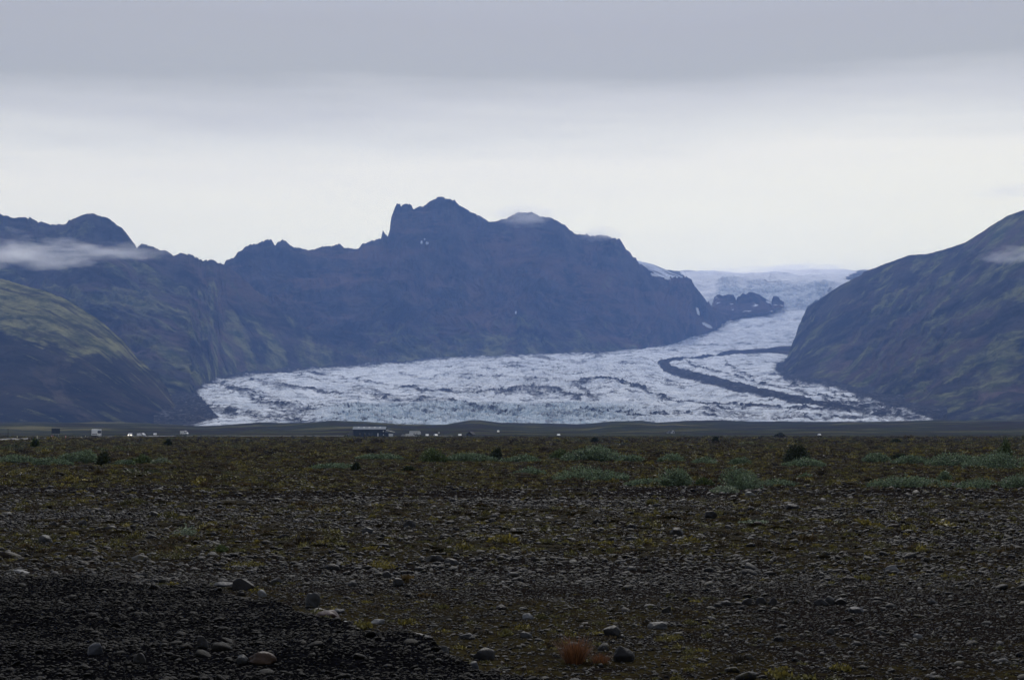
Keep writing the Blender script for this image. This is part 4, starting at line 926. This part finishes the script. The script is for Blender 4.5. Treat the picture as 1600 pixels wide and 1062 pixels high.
# information board by the road
x, y, z = gpt(88, 800); o = empty('road_sign', (x, y, z), math.radians(4)); tag(o, 'wide dark blue board on two posts beside the road', 'sign')
bmx('panel', lambda bm: box(bm, -1.75, 1.75, -0.04, 0.04, 1.75, 3.95), M_sign, o, 0.01)
bmx('panel_frame', lambda bm: (box(bm, -1.82, 1.82, -.06, .06, 3.95, 4.03), box(bm, -1.82, 1.82, -.06, .06, 1.67, 1.75)), M_steel, o)
for s in (-1, 1): bmx('post', lambda bm: cyl(bm, 0.06, 4.2, 'Z', 10, (s * 1.15, 0.1, 1.9)), M_steel, o)
def marker(px, D, label, m, h=1.6, w=0.22, cat='marker post'):
    x, y, z = gpt(px, D); o = empty('marker_post', (x, y, z)); tag(o, label, cat)
    bmx('post', lambda bm: box(bm, -w / 2, w / 2, -w / 4, w / 4, -0.2, h), m, o, 0.02)
    bmx('reflector', lambda bm: box(bm, -w * 0.4, w * 0.4, -w / 4 - 0.015, -w / 4, h - 0.45, h - 0.2), M_white, o)
marker(81.5, 640, 'orange and white barrier post in front of the dark road sign', M_orange, 1.1, 0.35)
marker(84, 642, 'second orange post, touching the first one under the road sign', M_orange, 1.1, 0.25)
marker(103.5, 660, 'orange post farther along the verge past the road sign', M_orange, 1.1, 0.3)
marker(28, 540, 'yellow marker post nearest the tall dark pole', M_yellow, 1.1, 0.22)
marker(59, 580, 'yellow marker post beside the roadside sapling', M_yellow, 1.1, 0.22)
marker(134.5, 800, 'yellow marker post just before the white coach', M_yellow, 1.0, 0.2)
x, y, z = gpt(13.5, 560); o = empty('utility_pole', (x, y, z)); tag(o, 'thin dark wooden pole standing alone beside the road', 'pole')
bmx('pole', lambda bm: cyl(bm, 0.09, 3.3, 'Z', 10, (0, 0, 1.6)), M_wood, o); bmx('cap', lambda bm: cyl(bm, 0.13, 0.08, 'Z', 10, (0, 0, 3.29)), M_steel, o)

# barn with its annex
BD = 1050; x, y, z = gpt(577.5, BD); B = empty('barn', (x, y, z - 0.1)); tag(B, 'long dark blue barn under a pale metal roof with roof lights', 'barn')
hw = 8.9; eave = 4.15; rz_ = 5.5; dep = 9.0
bmx('wall', lambda bm: prism(bm, [(0, -0.3), (0, eave), (dep / 2, rz_), (dep, eave), (dep, -0.3)], -hw, hw - 0.3), M_clad, B)
def slope(bm, x0, x1, s0, s1, lift, th):
    a = math.atan2(rz_ - eave, dep / 2)
    prism(bm, [(dep / 2 * s0 - 0.0, eave + (rz_ - eave) * s0 + lift), (dep / 2 * s1, eave + (rz_ - eave) * s1 + lift), (dep / 2 * s1, eave + (rz_ - eave) * s1 + lift + th), (dep / 2 * s0, eave + (rz_ - eave) * s0 + lift + th)], x0, x1)
rf = bmx('roof', lambda bm: (slope(bm, -hw - 0.35, hw + 0.1, -0.1, 1.0, 0.01, 0.12), prism(bm, [(dep / 2, rz_ + 0.01), (dep / 2, rz_ + .13), (dep + .4, eave - 0.0), (dep + .4, eave - .12)], -hw - .35, hw + .1)), M_roof, B)
for k in range(5): bmx('roof_light', lambda bm: slope(bm, -6.6 + k * 2.95, -5.7 + k * 2.95, 0.45, 0.9, 0.14, 0.03), M_sky, rf)
bmx('gutter', lambda bm: box(bm, -hw - .35, hw + .1, -0.62, -0.47, eave - 0.28, eave - 0.13), M_tyre, B)
bmx('door', lambda bm: box(bm, 4.35, 5.0, -0.04, 0.0, 0.3, 2.0), M_white, B)
bmx('door', lambda bm: box(bm, 7.45, 7.95, -0.04, 0.0, 0.1, 1.3), M_white, B)
bmx('window', lambda bm: box(bm, 7.35, 7.95, -0.04, 0.0, 2.7, 3.4), M_white, B)
for k in range(3): bmx('window', lambda bm: box(bm, -5.6 + k * 2.6, -4.6 + k * 2.6, -0.04, 0.0, 0.9, 2.2), M_glass, B)
bmx('window', lambda bm: box(bm, 0.4, 1.8, -0.04, 0.0, 0.4, 2.3), plain('dull_panel', (0.03, 0.045, 0.06)), B)
bmx('annex_wall', lambda bm: (box(bm, hw - 0.29, hw + 4.2, 1.0, 6.5, -0.3, 2.35)), M_clad, B)
def annex_roof(bm):
    a = [bm.verts.new(p) for p in ((hw - 0.3, 0.7, 3.7), (hw + 4.6, 0.7, 2.45), (hw + 4.6, 6.8, 2.45), (hw - 0.3, 6.8, 3.7))]; b = [bm.verts.new(v.co + Vector((0, 0, 0.14))) for v in a]
    bm.faces.new(a); bm.faces.new(b)
    for i in range(4): bm.faces.new((a[i], a[(i + 1) % 4], b[(i + 1) % 4], b[i]))
bmx('annex_roof', annex_roof, M_steel, B)
bmx('garage_door', lambda bm: box(bm, hw + 1.6, hw + 4.0, 0.96, 1.0, 0.3, 1.75), M_white, B)

def house(px, D, label, w, d, h, r, wallm, roofm, name='hut', zo=0.0, rz=0.0):
    x, y, z = gpt(px, D); o = empty(name, (x, y, z + zo), rz); tag(o, label, name.replace('_', ' '))
    prof = [(-w / 2, 0), (-w / 2, h), (0, r), (w / 2, h), (w / 2, 0)]
    def gable(bm):
        a = [bm.verts.new((p, 0, q)) for p, q in prof]; b = [bm.verts.new((p, d, q)) for p, q in prof]; bm.faces.new(a); bm.faces.new(b[::-1])
        for i in range(5): bm.faces.new((a[i], b[i], b[(i + 1) % 5], a[(i + 1) % 5]))
    bmx('wall', gable, wallm, o)
    def rf(bm):
        for s in (-1, 1):
            q = [(0, r + .02), (s * (w / 2 + .4), h - 0.25 * (r - h) / (w / 2)), (s * (w / 2 + .4), h + .2), (0, r + .22)]
            a = [bm.verts.new((p, -.3, zz)) for p, zz in q]; b = [bm.verts.new((p, d + .3, zz)) for p, zz in q]; bm.faces.new(a); bm.faces.new(b[::-1])
            for i in range(4): bm.faces.new((a[i], b[i], b[(i + 1) % 4], a[(i + 1) % 4]))
    bmx('roof', rf, roofm, o); bmx('door', lambda bm: box(bm, -.45, .45, -.04, 0, 0, min(1.9, h)), M_wood if wallm is not M_wood else M_glass, o)
    bmx('window', lambda bm: box(bm, w * .22, w * .38, -.04, 0, h * .45, h * .8), M_glass, o)
house(733.5, 1250, 'small dark hut with a steep dark roof, alone beyond the car park', 4.0, 6, 1.1, 3.0, M_wood, M_turf, 'hut', -0.1, math.radians(-20))
house(1051.5, 1900, 'white-gabled farmhouse far out before the moraine', 2.2, 7, 2.0, 3.4, M_white, M_turf, 'farmhouse', 0, 0)
house(1045.5, 1920, 'low shed adjoining the white-gabled farmhouse', 4.5, 5, 1.5, 2.6, plain('pale_plaster', (.2, .2, .19)), M_turf, 'shed', 0, 0)
house(543.5, 1150, 'tiny pale shed standing by itself near the barn', 1.4, 2, 1.2, 1.6, plain('grey_plaster', (.3, .31, .32)), M_turf, 'shed', 0, 0)

# ------------------------------------------------------------------ low clouds on the mountains
def cloud(label, px0, py0, px1, py1, D, depth, dens, seed, stretch=2.2, ani=0.5):
    a = P(px0, py0, D); b = P(px1, py1, D); cx, cz = (a[0] + b[0]) / 2, (a[2] + b[2]) / 2; hx, hz = abs(b[0] - a[0]) / 2, abs(a[2] - b[2]) / 2
    V, Fc = ICO[4]; me = mesh_np('cloud', V * (hx, depth / 2, hz), Fc); o = link('cloud', me); o.location = (cx, D, cz); tag(o, label, 'cloud', kind='stuff')
    m = bpy.data.materials.new('cloud_mist'); m.use_nodes = True; nt = m.node_tree; nt.nodes.clear()
    outn = nt.nodes.new('ShaderNodeOutputMaterial'); pv = nt.nodes.new('ShaderNodeVolumePrincipled'); nt.links.new(pv.outputs[0], outn.inputs['Volume'])
    pv.inputs['Color'].default_value = (0.97, 0.975, 0.99, 1); pv.inputs['Anisotropy'].default_value = ani
    t = nt.nodes.new('ShaderNodeTexCoord'); mp = nt.nodes.new('ShaderNodeMapping'); mp.inputs['Scale'].default_value = (1 / hx, 2 / depth, 1 / hz); nt.links.new(t.outputs['Object'], mp.inputs[0])
    ln = nt.nodes.new('ShaderNodeVectorMath'); ln.operation = 'LENGTH'; nt.links.new(mp.outputs[0], ln.inputs[0])
    fall = nt.nodes.new('ShaderNodeMapRange'); fall.inputs[1].default_value = 0.05; fall.inputs[2].default_value = 1.0; fall.inputs[3].default_value = 1; fall.inputs[4].default_value = 0; nt.links.new(ln.outputs['Value'], fall.inputs[0])
    mp2 = nt.nodes.new('ShaderNodeMapping'); s = 1 / hz; mp2.inputs['Scale'].default_value = (s / stretch, s / stretch, s); mp2.inputs['Location'].default_value = (seed * 3.1, 0, seed); nt.links.new(t.outputs['Object'], mp2.inputs[0])
    nz = nt.nodes.new('ShaderNodeTexNoise'); nz.inputs['Scale'].default_value = 1.9; nz.inputs['Detail'].default_value = 8; nz.inputs['Roughness'].default_value = 0.62; nt.links.new(mp2.outputs[0], nz.inputs['Vector'])
    d = math_(nt, 'MULTIPLY', math_(nt, 'ADD', nz.outputs[0], math_(nt, 'MULTIPLY_ADD', fall.outputs[0], 0.52, -0.74), clamp=True), dens * 6)
    nt.links.new(d, pv.inputs['Density']); me.materials.append(m)
    return o
cloud('pale cloud bank lying against the western range', -230, 352, 300, 442, 5750, 420, 0.0052, 1, 3.6)
cloud('thin trailing cloud reaching under the dome of the western range', 60, 366, 330, 420, 6250, 280, 0.0028, 2, 4.0)
cloud('wisp of cloud lying across the upper eastern mountain', 1460, 372, 1760, 428, 6000, 260, 0.0026, 3, 2.6)
cloud('ragged cloud caught on the saddle of the main massif', 716, 304, 925, 372, 9000, 420, 0.0040, 4, 2.4)
cloud('small wisp on the shoulder of the main massif', 870, 344, 995, 388, 9150, 260, 0.005, 5, 2.2)
cloud('thin grey streak of cloud high above the eastern mountain', 1460, 278, 1700, 318, 9500, 500, 0.0016, 6, 3.2)

cloud('white fog lying over the ice cap above the icefall', 1020, 398, 1440, 452, 12300, 900, 0.0040, 7, 5.0, 0.8)

# ------------------------------------------------------------------ haze
bm = bmesh.new(); box(bm, -11000, 11000, -3200, 16500, -3, 1400)
me = bpy.data.meshes.new('haze'); bm.to_mesh(me); bm.free(); o = link('haze', me); tag(o, 'thin blue air between the viewer and the mountains', 'haze', kind='stuff'); o.display_type = 'WIRE'
m = bpy.data.materials.new('blue_air'); m.use_nodes = True; nt = m.node_tree; nt.nodes.clear(); outn = nt.nodes.new('ShaderNodeOutputMaterial'); pv = nt.nodes.new('ShaderNodeVolumePrincipled')
pv.inputs['Color'].default_value = (0.26, 0.45, 0.98, 1); pv.inputs['Density'].default_value = 4.7e-5; pv.inputs['Anisotropy'].default_value = 0.35
nt.links.new(pv.outputs[0], outn.inputs['Volume']); me.materials.append(m)
